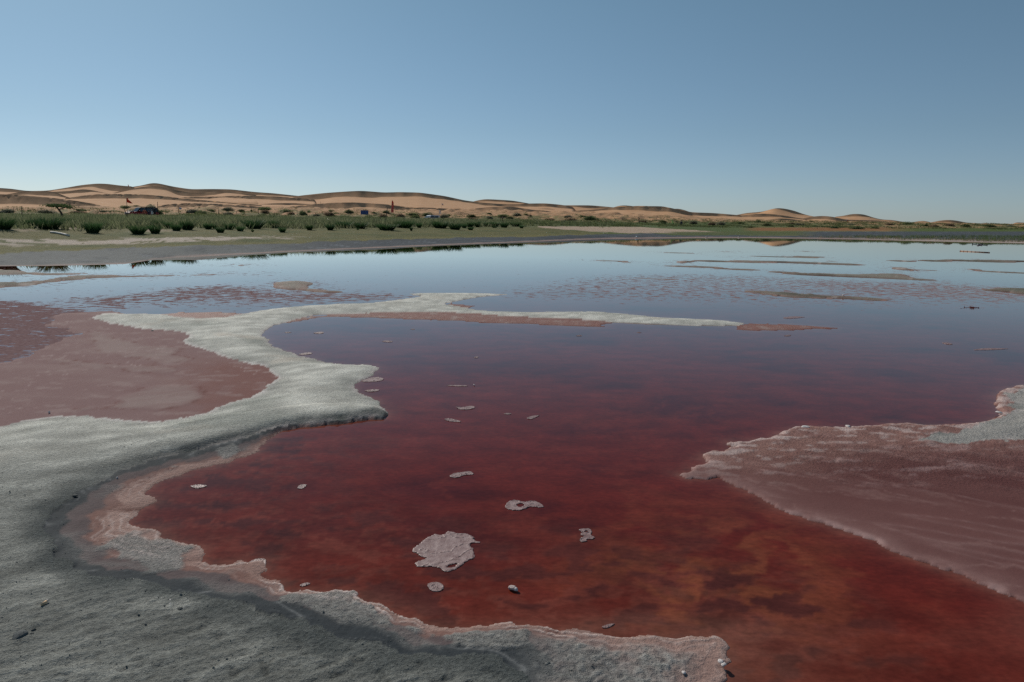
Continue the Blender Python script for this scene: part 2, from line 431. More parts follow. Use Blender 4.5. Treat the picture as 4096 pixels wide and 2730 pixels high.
# --- relief
rot = R(33)
AX = (GX * math.cos(rot) + GY * math.sin(rot)); AY = (-GX * math.sin(rot) + GY * math.cos(rot))
n_lo = fbm(GX * .9, GY * .9, 3, 21)
n_mid = fbm(AX * 3.0, AY * 6.5, 4, 31)
n_a = perlin(AX * 11, AY * 24, 41) * lod(.055)
n_b = perlin(AX * 24, AY * 46, 43) * lod(.028)
n_c = perlin(GX * 70, GY * 80, 47) * lod(.013)
n_g1 = perlin(GX * 26, GY * 26, 51) * lod(.035); n_g2 = perlin(GX * 55, GY * 55, 53) * lod(.016)
fore = sstep(1650, 2050, GV)
n_r = 1 - np.abs(fbm(AX * 5 + 3, AY * 10, 4, 33)) * 2.6
n_pit = sstep(.30, .62, perlin(AX * 22, AY * 30, 35) + .35 * n_mid) * lod(.04)
relief_mud = (0.005 + .004 * fore) * n_lo + (0.0025 + .0012 * fore) * n_mid + 0.0014 * n_r * lod(.12) - .004 * n_pit + (0.0040 * n_a + 0.0038 * n_b + 0.0030 * n_c) * (0.6 + 0.9 * fore * (0.6 + 0.6 * sstep(-.2, .4, n_lo)))
gran = np.abs(n_g1) * 0.010 + np.abs(n_g2) * 0.006

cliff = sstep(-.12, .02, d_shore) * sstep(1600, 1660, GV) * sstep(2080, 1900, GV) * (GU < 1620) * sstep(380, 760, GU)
w_edge = 0.26 + 0.00 * sstep(1500, 1800, GV) + 0.9 * sstep(1850, 2200, GV)
w_edge = w_edge * (1 - cliff) + .075 * cliff
h_main = 0.034 + .022 * cliff + 0.02 * sstep(1900, 2300, GV)
zb = 0.004 + 0.026 * sstep(0.0, 0.3, d_shore) * fore
z_main = zb + h_main * (1 - np.exp(-(np.clip(d_main, 0, None) / w_edge) ** 1.25)) + relief_mud * sstep(0, .12, d_main)
z_main = np.where(d_main > 0, np.maximum(z_main, .001 + .003 * sstep(0, .02, d_main)), z_main)
# two low saddles and lumps on the spit
z_bed = -0.10 - 0.05 * np.clip(fbm(GX * .5, GY * .5, 2, 3), -1, 1)
Z = z_bed.astype(np.float32)
# shallow ramp near every edge
d_any = np.maximum.reduce([d_main, d_shore, d_pl, d_pr, d_ps, d_isl])
Z = np.where(d_any > -0.5, np.maximum(Z, -0.0025 + 0.16 * np.clip(d_any, -0.6, 0)), Z)

crust_n = fbm(GX * 5, GY * 5, 4, 61)
z_pink = 0.0040 + 0.002 * crust_n + 0.0005 * n_g1
Z = np.where(d_pl > 0, np.maximum(Z, z_pink * sstep(0, .03, d_pl) + .003 * sstep(0, .02, d_lens)), Z)
Z = np.where(d_ps > 0, np.maximum(Z, z_pink * 1.4), Z)
rimR = np.exp(-np.clip(d_pr, 0, None) / 0.5) * sstep(2850, 2000, GV + 0 * GV)  # broken crust is thickest at its edge
upR = sstep(1960, 1780, GV - 0.08 * (GU - 2900)) * (GU > 2500)
z_pr = 0.0065 + 0.0025 * crust_n + upR * (0.012 + 0.02 * np.clip(fbm(GX * 4, GY * 7, 4, 63), 0, 1) + 0.4 * gran) + 0.003 * np.exp(-np.clip(d_pr, 0, None) / .05)
rid = np.abs(fbm((GX * .45 + GY * .9) * 1.6, (GX - GY * .25) * .35, 3, 64))
z_pr = z_pr + 0.003 * np.exp(-rid / .025) * sstep(0.1, .4, d_pr) * (1 - upR)
Z = np.where(d_pr > 0, np.maximum(Z, .001 + z_pr * sstep(-.01, .035, d_pr)), Z)
Z = np.where(d_gr > 0, np.maximum(Z, 0.010 + 0.04 * (1 - np.exp(-d_gr / .22)) + relief_mud * .6 + gran * .6), Z)
# shore flat between dry mud and brine
u_sh = np.clip(d_shore, 0, None) / (np.clip(d_shore, 0, None) + np.clip(-d_main, 0, None) + 1e-4)
u_n = np.clip(u_sh + 0.26 * fbm(GX * 1.8, GY * 2.6, 5, 71, .6) + 0.05 * crust_n, 0, 1)
blob = sstep(2000, 2350, GU) * sstep(2500, 2600, GV)
u_n = np.clip(u_n - .20 * sstep(800, 450, GU), 0, 1)
gpatch = sstep(.02, .16, fbm(GX * 1.3 + 3, GY * 2.4, 4, 73) + .22 * np.exp(-((u_n - .42) / .16) ** 2) - .10) * sstep(.2, .3, u_n) * sstep(.78, .62, u_n)
gm = np.maximum.reduce([sdf(p, GX, GY, GU, GV, .6) for p in GRAN]) + edge_n * 1.3 + .05 * fbm(GX * 9, GY * 9, 4, 74)
gpatch = np.maximum(gpatch * .35 * sstep(.2, .5, fbm(GX * 3, GY * 4, 3, 76) + .3), sstep(-.015, .02, gm))
gpatch = np.maximum(gpatch, blob * sstep(.10, .35, u_n + .1 * crust_n))
lines = np.abs(np.sin((d_shore + .06 * fbm(GX * 4, GY * 4, 4, 77)) * 75)) ** 10 * sstep(.34, .16, u_n) * lod(.06) * (1 - .8 * blob) * sstep(-.35, .1, fbm(GX * 2.5, GY * 2.5, 3, 78))
z_sh = 0.0035 + 0.024 * u_n ** 1.3 + 0.0035 * crust_n + 0.003 * n_g1 * sstep(.5, .1, u_n) + gpatch * (gran * 1.15 + .004) + 0.008 * lines + 0.003 * n_mid
step_l = fbm(GX * 2, GY * 2, 2, 79) * .1
ter = np.abs(((u_n + step_l) * 7) % 1 - .5)
z_sh = z_sh + sstep(.6, .7, u_n) * .002 * np.exp(-ter / .06)
Z = np.where((d_shore > 0) & (d_main <= 0), np.maximum(Z, .001 + z_sh * sstep(-.012, .03, d_shore)), Z)
Z = np.where(d_main > 0, np.maximum(Z, np.maximum(z_main, np.where(d_shore > 0, z_sh * .9, -1))), Z)
Z = np.where(d_isl > 0, np.maximum(Z, 0.004 + .55 * h_isl * (1 - np.exp(-d_isl / .22)) + relief_mud * .3), Z)

# --- albedo, roughness, fine relief
C = np.zeros(GX.shape + (3,), np.float32)
C[:] = (.10, .035, .028)
Rg = np.full(GX.shape, .8, np.float32); Bm = np.full(GX.shape, .6, np.float32)
pale = sstep(-.35, .45, n_lo + .5 * n_mid)
dry = np.asarray((.53, .525, .47)); mud_dark = np.asarray((.195, .202, .187))
# tone of the mud: crest of the spit is bleached, the foreground is darker
dk = sstep(1560, 2050, GV + 140 * n_lo - 0.05 * np.clip(GU, 0, 1500)) * .95
dk = np.clip(dk - .30 * sstep(500, 0, GU) * sstep(2500, 1750, GV) - .25 * sstep(.1, .6, n_mid), 0, 1)
dk = np.maximum(dk, .45 * sstep(.22, .0, d_main + .12 * n_lo) * sstep(1300, 1420, GV))
mud = dry * (1 - dk[..., None]) + mud_dark * dk[..., None]
mud = mud * (1 - .3 * n_pit)[..., None]
mud = mud * (1 - .22 * sstep(.62, .15, n_r) * lod(.12) * (.35 + .65 * sstep(-.1, .35, n_mid)))[..., None]
mud = mud * (0.92 + .22 * pale[..., None]) * (1 + .5 * np.clip(n_mid, -.4, .4))[..., None]
mud = mixc(mud.astype(np.float32), (.085, .095, .09), cliff * sstep(.13, .03, d_main + .05 * n_mid) * .85)  # wet mud and the steep edge's shade, both put into the colour
warm = sstep(.25, .55, fbm(GX * 1.1, GY * 1.6, 4, 83)) * (1 - fore)
mud = mixc(mud.astype(np.float32), (.58, .47, .37), warm * .35)
green = sstep(.05, .45, fbm(GX * .8 + 9, GY * 1.2, 4, 85))
mud = mixc(mud, (.22, .245, .215), green * .4 * sstep(.8, .2, dk))
salt_rim = np.exp(-(np.clip(d_main, 0, None) / .045) ** 1.5) * sstep(-.3, .3, crust_n + .15)
mud = mixc(mud, (.50, .44, .42), salt_rim * .7 * (1 - fore))
prim = np.exp(-(np.abs(d_main - .012) / .022) ** 2) * sstep(-.10, -.02, d_pl + .05) * sstep(-.45, .15, crust_n + .2 * n_mid)
mud = mixc(mud, (.66, .63, .59), prim * .85)
# pink crust of the left pond
pk = np.zeros_like(C); pk[:] = (.225, .138, .134)
pk = mixc(pk, (.265, .180, .170), sstep(-.05, .4, fbm(GX * .9, GY * 2.2, 4, 91)) * .7)
pk = mixc(pk, (.200, .092, .078), sstep(560, 1000, GU + 200 * crust_n) * sstep(1400, 1480, GV) * .8)
pk = mixc(pk, (.285, .212, .196), sstep(-.02, .10, d_lens) * (.45 + .5 * sstep(-.3, .3, fbm(AX * 1.2, AY * 6, 4, 93))) * .85)
pk = mixc(pk, (.15, .06, .052), np.exp(-np.abs(d_lens) / .02) * sstep(-.1, .2, crust_n) * .8)
strk = np.abs(fbm((GX + .25 * GY) * .7 + .3 * crust_n, (GY - .25 * GX) * 3.4, 4, 131))
pk = mixc(pk, (.42, .33, .31), np.exp(-strk / .012) * sstep(-.05, .25, fbm(GX * .8, GY * .8, 3, 133)) * .6)
pk = mixc(pk, (.31, .225, .212), sstep(.12, .35, fbm(GX * 3, GY * 7, 5, 135)) * .5)
pk = pk * (1 + .16 * n_g1[..., None])
spark = (perlin(GX * 30, GY * 30, 97) > .62) & (lod(.03) > .2)
pk = mixc(pk, (.6, .48, .45), spark * .35)
C = np.where((d_pl > 0)[..., None], pk, C); Rg = np.where(d_pl > 0, .92, Rg); Bm = np.where(d_pl > 0, .2, Bm)
ps = np.zeros_like(C); ps[:] = (.26, .135, .11)
ps = mixc(ps, (.33, .24, .21), sstep(0, .5, crust_n))
ps = mixc(ps, (.17, .05, .04), np.exp(-np.abs(d_ps) / .03) * .7)
C = np.where((d_ps > 0)[..., None], ps, C); Rg = np.where(d_ps > 0, .6, Rg)
# right-hand crust flat
pr = np.zeros_like(C); pr[:] = (.118, .055, .052)
fl = fbm((GX * .45 + GY * .9) * .9, (GX - GY * .25) * .3, 4, 101)
pr = mixc(pr, (.200, .112, .102), sstep(-.25, .45, fl) * .6)
st2 = np.abs(fbm((GX * .5 + GY * .87) * 2.4 + .3 * crust_n, (GX * .87 - GY * .5) * .35, 5, 137))
pr = mixc(pr, (.27, .18, .165), np.exp(-st2 / .03) * .45)
pr = mixc(pr, (.25, .17, .16), np.exp(-rid / .014) * .5 * sstep(.05, .3, d_pr))
pr = mixc(pr, (.30, .205, .19), np.exp(-np.clip(d_pr, 0, None) / .12) * (.5 + .5 * crust_n))
pr = mixc(pr, (.46, .36, .34), np.exp(-(np.clip(d_pr - .012, 0, None) / .03) ** 2) * sstep(-.15, .35, crust_n + .5 * n_mid) * .45)
flake = sstep(.16, .34, fbm((GX + .4 * GY) * 2.0, (GY - .2 * GX) * 5.5, 6, 103, .62)) * sstep(1990, 1850, GV) * (GU > 2700)
pr = mixc(pr, (.36, .27, .26), flake * .6)
sal = np.asarray((.33, .215, .18))
pr = mixc(pr, sal, upR * sstep(.9, .2, d_pr) * (.55 + .5 * crust_n))
pr = mixc(pr, (.52, .47, .44), upR * sstep(.08, .35, fbm(GX * 5, GY * 12, 4, 105) + .25 * sstep(.25, 0, d_pr)) * sstep(.8, .1, d_pr) * .8)
pr = pr * np.asarray((1.0, .88, .88))
pr = pr * (1 + (.08 + .25 * upR) [..., None] * n_g1[..., None])
C = np.where((d_pr > 0)[..., None], pr, C); Rg = np.where(d_pr > 0, .92, Rg); Bm = np.where(d_pr > 0, .12 + .6 * upR, Bm)
gr = np.zeros_like(C); gr[:] = (.37, .355, .33)
gr = mixc(gr, (.55, .50, .47), sstep(.05, .4, fbm(GX * 3, GY * 6, 4, 107)) * .7)
gr = mixc(gr, (.19, .20, .185), sstep(.1, .45, fbm(GX * 1.6 + 4, GY * 2.6, 3, 109)) * .6)
C = np.where((d_gr > 0)[..., None], gr, C); Bm = np.where(d_gr > 0, 1.0, Bm); Rg = np.where(d_gr > 0, .85, Rg)
# wet shore flat
sh = np.zeros_like(C); sh[:] = (.046, .055, .062)
sh = mixc(sh, (.140, .108, .108), sstep(.62, .56, u_n))
sh = mixc(sh, (.225, .125, .103), sstep(.36, .30, u_n) * (.75 + .5 * crust_n))
sh = mixc(sh, (.37, .25, .215), sstep(.19, .14, u_n) * (.6 + .7 * n_mid))
sh = mixc(sh, (.12, .05, .04), sstep(.3, .5, fbm(GX * 2.4, GY * 5, 4, 113)) * sstep(.5, .2, u_n) * .8)
sh = mixc(sh, (.36, .355, .335), gpatch * (.8 + .5 * n_g1))
sh = mixc(sh, (.43, .34, .305), blob * gpatch * .8 * sstep(.2, -.2, fbm(GX * 2, GY * 2, 3, 115)))
sh = mixc(sh, (.66, .56, .52), lines * .9)
sh = mixc(sh, (.17, .18, .185), np.exp(-ter / .03) * sstep(.55, .68, u_n) * sstep(-.2, .3, crust_n) * .6)
crk = np.abs(fbm(GX * 1.1, GY * 2.0, 3, 117))
sh = mixc(sh, (.30, .31, .31), np.exp(-crk / .012) * sstep(.6, .75, u_n) * .6)
sh = sh * (.80 + .22 * sstep(.4, .25, u_n))[..., None]
shr = .80 + .1 * sstep(.6, .3, u_n) + .3 * gpatch + .1 * crust_n
m = (d_shore > 0) & (d_main <= 0) & (d_pr <= 0)
C = np.where(m[..., None], sh, C); Rg = np.where(m, shr, Rg); Bm = np.where(m, .25 + .8 * gpatch + .3 * sstep(.25, .1, u_n), Bm)
tomud = sstep(.20, .0, d_main + .10 * n_mid + .05 * crust_n) * sstep(.05, .3, d_shore) * fore
mud = mixc(mud, (.075, .086, .086), tomud * .85)
m = d_main > 0
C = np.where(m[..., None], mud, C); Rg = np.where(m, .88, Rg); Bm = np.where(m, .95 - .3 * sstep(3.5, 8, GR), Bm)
isl = np.zeros_like(C); isl[:] = (.30, .28, .24)
isl = mixc(isl, (.105, .115, .085), t_isl * (.85 + .5 * crust_n))
isl = mixc(isl, (.075, .085, .065), sstep(-.05, .25, fbm(GX * .7, GY * .9, 4, 119)) * (.35 + .6 * t_isl))
isl = mixc(isl, (.33, .20, .17), np.exp(-np.clip(d_isl, 0, None) / .22) * (.7 + .9 * crust_n))
isl = mixc(isl, (.52, .45, .41), sstep(.25, .5, fbm(GX * 2, GY * 3, 4, 121)) * .6)
m = d_isl > 0
C = np.where(m[..., None], isl, C); Rg = np.where(m, .85, Rg)
C = np.clip(C, .01, .8)
Rg = np.clip(Rg, .2, 1)

bed_mat = ground_mat("lake_bed_mud", 60.0, 210.0, 0.016, 0.006, spec=0.07)
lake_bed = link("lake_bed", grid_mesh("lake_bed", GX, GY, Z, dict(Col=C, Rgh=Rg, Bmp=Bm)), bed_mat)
tag(lake_bed, "grey mud spits and pink salt crust standing out of the red lake", "mud flat", kind='structure')
_azs = np.arctan2(GX[0], GY[0]); _rs = GR[:, 0]
def bed_z(x, y):
    r = math.hypot(x, y); a = math.atan2(x, y)
    i = int(np.clip(np.searchsorted(_rs, r), 0, len(_rs) - 1)); j = int(np.clip(np.searchsorted(_azs, a), 0, len(_azs) - 1))
    return float(Z[i, j])

# ------------------------------------------------------------------ water: still red brine
WX, WY, WR = GX[::2, ::2], GY[::2, ::2], GR[::2, ::2]
WU, WV = GU[::2, ::2], GV[::2, ::2]
dw = d_any[::2, ::2]; dsh = d_shore[::2, ::2]
wc = np.zeros(WX.shape + (3,), np.float32); wc[:] = (.116, .0150, .0090)
cl1 = fbm(WX * .55, WY * .8, 5, 201); cl2 = fbm(WX * 1.6 + 5, WY * 2.6, 5, 203); cl3 = fbm(WX * 5, WY * 9, 4, 205)
wc = mixc(wc, (.052, .0080, .0090), sstep(.0, .45, cl1 + .5 * cl2) * .65)
wc = mixc(wc, (.135, .020, .014), sstep(.05, .5, -cl1 + .5 * cl2) * .6)
# silty orange clouds off the salt bank at the right of the foreground
og = np.exp(-((WU - 2850) / 480) ** 2 - ((WV - 2400) / 260) ** 2)
wc = mixc(wc, (.27, .078, .028), og * sstep(-.1, .35, cl2 + .35 * cl3) * .95)
wc = mixc(wc, (.050, .024, .018), og * sstep(.1, .5, -cl2 + .5 * cl1) * .8)
wx_ = WX + .35 * cl2 + .12 * cl3; wy_ = WY + .35 * cl1
fil = 1 - np.abs(fbm(wx_ * 1.5, wy_ * 1.5, 4, 211)) * 3.2
wc = mixc(wc, (.34, .115, .045), og * sstep(.45, .95, fil) * .9)
wc = mixc(wc, (.045, .026, .020), og * sstep(.5, .9, 1 - np.abs(fbm(wx_ * 1.1 + 7, wy_ * 1.1, 4, 213)) * 3.5) * sstep(0, .3, cl1 + .2) * .7)
wc = mixc(wc, (.135, .022, .013), .5 * sstep(.6, .95, fil) * (WR < 6))
og2 = np.exp(-((WU - 3350) / 500) ** 2 - ((WV - 2560) / 220) ** 2)
wc = mixc(wc, (.135, .030, .016), og2 * sstep(0, .45, cl2) * .6)
# bottom showing through the shallows beside the left shore
shal = sstep(-1.05, -.15, dsh + .35 * cl1) * (WV > 1750)
wc = mixc(wc, (.150, .036, .024), shal * (.35 + .6 * sstep(-.08, .12, cl3 + .4 * fbm(WX * 14, WY * 22, 3, 207))))
wc = mixc(wc, (.060, .016, .014), shal * sstep(.05, .25, cl3 + .5 * cl2) * .8)
lip = np.exp(np.clip(dw, -1, 0) / (.05 + .22 * sstep(2100, 2500, WU) * sstep(2400, 2550, WV))) * (WR < 12)
wc = mixc(wc, (.20, .085, .06), lip * .55 * (1 + .5 * cl3))
# floating film: how much of the surface it covers
def cover(poly, soft, amt):
    return amt * sstep(-soft, soft * .6, sdf(poly, WX, WY, WU, WV, 3.0, 1, 900))
film = np.maximum.reduce([
 cover([(-500, 1190), (0, 1200), (200, 1225), (400, 1255), (300, 1290), (330, 1330), (280, 1372), (120, 1420), (0, 1460), (-500, 1500)], .5, .80),
 cover([(550, 1180), (700, 1150), (950, 1140), (1100, 1165), (1300, 1172), (1500, 1175), (1680, 1188), (1400, 1216), (1024, 1245), (800, 1272), (650, 1258), (400, 1235), (200, 1200)], 1.2, .66),
 cover([(0, 1150), (500, 1140), (1100, 1110), (1500, 1115), (1500, 1150), (600, 1200), (200, 1215), (-300, 1190)], 1.6, .18),
 cover([(1300, 1100), (2000, 1095), (2300, 1130), (2100, 1165), (1500, 1160)], 2.2, .06),
 cover([(2350, 1105), (2700, 1095), (3000, 1100), (3300, 1120), (3700, 1135), (4150, 1180), (4600, 1270), (3800, 1262), (3300, 1258), (2900, 1228), (2400, 1205), (1950, 1190), (2100, 1160)], 1.8, .47),
 cover([(3000, 1108), (3300, 1122), (3900, 1135), (4300, 1190), (4300, 1230), (3700, 1205), (3300, 1165)], 1.6, .57),
 cover([(2400, 1040), (3200, 1020), (4400, 1030), (4400, 1150), (3000, 1120), (2500, 1070)], 3.0, .17)]) * sstep(1420, 1300, WV + 130 * (WU > 500) )
film = np.maximum(film, .42 * np.exp(-np.abs(d_isl[::2, ::2]) / 1.3) * sstep(11, 15, WR))
film = np.maximum(film, .016 * (WR < 10) * (WU > 1000) * (WV < 1800))
film = np.maximum(film, .80 * sstep(-.25, .2, sdf([(-500, 1190), (0, 1200), (200, 1225), (400, 1255), (300, 1290), (330, 1330), (280, 1372), (120, 1420), (0, 1460), (-500, 1500)], WX, WY, WU, WV, 3.0, 1, 900)))
thr = np.interp(film, [0, .01, .03, .06, .12, .22, .38, .52, .72, .86, 1], [1.2, .80, .735, .695, .655, .61, .555, .51, .445, .39, .2]).astype(np.float32)
wm, nt, b, out = new_mat("red_brine")
L = nt.links.new
nt.nodes.remove(b)
geo = _n(nt, "ShaderNodeNewGeometry")
acol = _n(nt, "ShaderNodeAttribute", attribute_name="Col")
athr = _n(nt, "ShaderNodeAttribute", attribute_name="Thr")
mp = _n(nt, "ShaderNodeMapping"); mp.inputs["Scale"].default_value = (1.0, 1.6, 1.0)
L(geo.outputs["Position"], mp.inputs["Vector"])
nm = _n(nt, "ShaderNodeTexNoise", Scale=3.4, Detail=7.0, Roughness=0.62)
L(mp.outputs[0], nm.inputs["Vector"])
vr = _n(nt, "ShaderNodeMapRange"); vr.inputs["From Min"].default_value = .3; vr.inputs["From Max"].default_value = .7
vr.inputs["To Min"].default_value = .72; vr.inputs["To Max"].default_value = 1.30
L(nm.outputs["Fac"], vr.inputs["Value"])
nm2 = _n(nt, "ShaderNodeTexNoise", Scale=26.0, Detail=6.0, Roughness=0.65); L(mp.outputs[0], nm2.inputs["Vector"])
vr2 = _n(nt, "ShaderNodeMapRange"); vr2.inputs["From Min"].default_value = .3; vr2.inputs["From Max"].default_value = .7
vr2.inputs["To Min"].default_value = .78; vr2.inputs["To Max"].default_value = 1.22
L(nm2.outputs["Fac"], vr2.inputs["Value"])
vm = _n(nt, "ShaderNodeMath", operation='MULTIPLY'); L(vr.outputs[0], vm.inputs[0]); L(vr2.outputs[0], vm.inputs[1])
sc_ = _n(nt, "ShaderNodeVectorMath", operation='SCALE')
L(acol.outputs["Color"], sc_.inputs[0]); L(vm.outputs[0], sc_.inputs["Scale"])
dif = _n(nt, "ShaderNodeBsdfDiffuse"); L(sc_.outputs[0], dif.inputs["Color"])
gls = _n(nt, "ShaderNodeBsdfGlossy", Roughness=0.012); gls.inputs["Color"].default_value = (.93, .91, .88, 1)
rip = _n(nt, "ShaderNodeTexNoise", Scale=2.2, Detail=2.0); L(geo.outputs["Position"], rip.inputs["Vector"])
rb = _n(nt, "ShaderNodeBump", Strength=0.25, Distance=0.0016); L(rip.outputs["Fac"], rb.inputs["Height"])
L(rb.outputs[0], gls.inputs["Normal"])
fr = _n(nt, "ShaderNodeFresnel", IOR=1.30)
frm = _n(nt, "ShaderNodeMath", operation='POWER'); frm.inputs[1].default_value = 1.5
L(fr.outputs[0], frm.inputs[0])
frg = _n(nt, "ShaderNodeMath", operation='MULTIPLY', use_clamp=True); frg.inputs[1].default_value = 1.65; L(frm.outputs[0], frg.inputs[0])
wmix = _n(nt, "ShaderNodeMixShader"); L(frg.outputs[0], wmix.inputs["Fac"]); L(dif.outputs[0], wmix.inputs[1]); L(gls.outputs[0], wmix.inputs[2])
# film of pink salt floating on it
fn = _n(nt, "ShaderNodeTexNoise", Scale=4.2, Detail=9.0, Roughness=0.70); L(mp.outputs[0], fn.inputs["Vector"])
sub = _n(nt, "ShaderNodeMath", operation='SUBTRACT'); L(fn.outputs["Fac"], sub.inputs[0]); L(athr.outputs["Fac"], sub.inputs[1])
fm = _n(nt, "ShaderNodeMapRange"); fm.inputs["From Min"].default_value = -.004; fm.inputs["From Max"].default_value = .006
L(sub.outputs[0], fm.inputs["Value"])
fc = _n(nt, "ShaderNodeTexNoise", Scale=22.0, Detail=4.0); L(geo.outputs["Position"], fc.inputs["Vector"])
fr2 = _n(nt, "ShaderNodeValToRGB")
fr2.color_ramp.elements[0].position = .35; fr2.color_ramp.elements[0].color = (.235, .145, .142, 1)
fr2.color_ramp.elements[1].position = .65; fr2.color_ramp.elements[1].color = (.33, .22, .21, 1)
L(fc.outputs["Fac"], fr2.inputs["Fac"])
fb = _n(nt, "ShaderNodeBsdfDiffuse", Roughness=0.3); L(fr2.outputs[0], fb.inputs["Color"])
fbp = _n(nt, "ShaderNodeBump", Strength=.5, Distance=.01); L(fc.outputs["Fac"], fbp.inputs["Height"]); L(fbp.outputs[0], fb.inputs["Normal"])
allm = _n(nt, "ShaderNodeMixShader"); L(fm.outputs[0], allm.inputs["Fac"]); L(wmix.outputs[0], allm.inputs[1]); L(fb.outputs[0], allm.inputs[2])
L(allm.outputs[0], out.inputs["Surface"])
water = link("water", grid_mesh("water", WX, WY, np.zeros_like(WX), dict(Col=wc, Thr=thr)), wm)
tag(water, "still dark red salt water mirroring the pale sky", "water", kind='structure')

# ------------------------------------------------------------------ far shore: mud, lawn, meadow and hummocky sand rising to the dunes
WL = np.array([(-1700, 1100), (-600, 1085), (0, 1066), (200, 1064), (350, 1061), (500, 1057), (570, 1047), (620, 1037), (700, 1030), (850, 1023), (1024, 1015), (1120, 1009), (1285, 1002), (1460, 994),
 (1680, 985), (1895, 976), (2048, 971), (2310, 959), (2440, 955), (2570, 954), (2790, 952), (3072, 953), (3250, 955), (3420, 958), (3600, 963), (3770, 967), (4096, 974), (4600, 984), (5800, 1000)], float)
MG = np.array([(-1700, 1035), (0, 1014), (220, 1004), (435, 996), (650, 987), (850, 981), (1024, 978), (1285, 969), (1550, 959), (1900, 951), (2060, 948), (2240, 943), (2420, 938), (2600, 934), (2700, 942), (3072, 943), (3250, 944), (3600, 947), (4096, 950), (5800, 960)], float)
KN = {   # sight-line column -> (distance, picture row) of the ground, from the water's edge up
 -1700: [(18.5, 1034), (21, 1000), (23.5, 966), (29, 920), (38, 899), (55, 880), (90, 862), (120, 848), (160, 832), (260, 825)],
 0: [(23, 1010), (25.5, 985), (27.8, 955), (30.8, 917), (37, 899), (52, 886), (90, 868), (120, 857), (170, 838), (260, 828)],
 800: [(28.6, 983), (31.2, 962), (35, 940), (40.3, 918), (50, 899), (70, 885), (105, 872), (135, 856), (170, 838), (260, 830)],
 1500: [(40.5, 958), (45.5, 936), (51, 921), (60, 903), (78, 891), (105, 882), (140, 868), (160, 856), (185, 844), (260, 838)],
 2200: [(58, 946), (64, 932), (73, 915), (87, 901), (108, 893), (134, 884), (155, 873), (170, 863), (195, 854), (260, 850)],
 3000: [(84, 944), (94, 930), (112, 917), (132, 906), (152, 897), (170, 890), (185, 886), (205, 884), (230, 883), (265, 882)],
 4096: [(86, 956), (100, 944), (118, 932), (135, 922), (150, 912), (170, 906), (190, 903), (210, 901.5), (235, 900.5), (275, 900)],
 5800: [(80, 978), (95, 965), (112, 950), (130, 937), (150, 925), (170, 919), (190, 915), (210, 912), (235, 910), (275, 908)]}
def belt(x): return np.interp(x, [-1700, 0, 800, 1500, 2200, 3000, 4096, 5800], [852, 860, 864, 874, 884, 905, 912, 925])   # where the meadow gives way to sandy hummocks
KX = np.array(sorted(KN)); KR = np.array([[p[0] for p in KN[k]] for k in KX], float); KY = np.array([[p[1] for p in KN[k]] for k in KX], float)

def w_dist(x):
    y = np.interp(x, WL[:, 0], WL[:, 1]); gx, gy = at_z(x, y)
    return gy

def shore_row(x, r):
    """picture row of the far shore ground on sight-line x at ground distance r (smooth part)"""
    kr = np.array([np.interp(x, KX, KR[:, j]) for j in range(KR.shape[1])])
    ky = np.array([np.interp(x, KX, KY[:, j]) for j in range(KR.shape[1])])
    w = float(w_dist(x)); yw = float(np.interp(x, WL[:, 0], WL[:, 1]))
    kr = np.concatenate([[w], np.maximum(kr, w + 2 + 1.5 * np.arange(len(kr)))]); ky = np.concatenate([[yw], ky])
    return np.interp(r, kr, ky)

def hummock(X, Y, r, row, x):
    k = sstep(7, -7, row - belt(x))
    n = fbm(X * .10, Y * .10, 3, 301) * 1.15 + np.abs(fbm(X * .26, Y * .26, 2, 303)) * .9
    return k * n * sstep(60, 100, r) * (1 - .6 * sstep(2500, 3100, x))

HOLLOWS = [(575, 122, 7, .7), (1718, 150, 9, 1.2), (2708, 131, 6.5, .9), (1458, 140, 4, .4)]
def hollow(X, Y):
    out = np.zeros_like(np.asarray(X, float))
    for x, r, w, d in HOLLOWS:
        hx, hy, _ = at_dist(x, 900, r)
        out = out - d * np.exp(-(((X - hx) / w) ** 2 + ((Y - hy) / (w * 1.1)) ** 2))
    return out

def shore_z(x, r, rough=True):
    x = float(x); r = float(r)
    row = float(shore_row(x, r)); X, Y, z = at_dist(x, row, r)
    if r < w_dist(x): z = -.04 * (w_dist(x) - r)
    if rough: z = z + float(hummock(X, Y, r, row, x)) + float(hollow(X, Y))
    return float(X), float(Y), float(z)

def on_shore(x, y, r0=20.0, r1=200.0):
    """ground point of the far shore seen at picture point (x, y): nearest hit along the sight line"""
    j = int(np.clip(round((x + 1700) / 8.0), 0, len(fx) - 1))
    pr = FPR[:, j]; rr = FRr[:, j]
    for i in range(1, NR):
        if rr[i] >= r0 and pr[i] <= y:
            t = float(np.clip((pr[i - 1] - y) / max(pr[i - 1] - pr[i], 1e-6), 0, 1)) if rr[i - 1] >= r0 else 1.0
            f = lambda A: float(A[i - 1, j] * (1 - t) + A[i, j] * t)
            return f(FX) + (x - fx[j]) / F_PX * f(FY), f(FY), f(FZ), f(FY)
    return float(FX[-1, j]), float(FY[-1, j]), float(FZ[-1, j]), float(FY[-1, j])

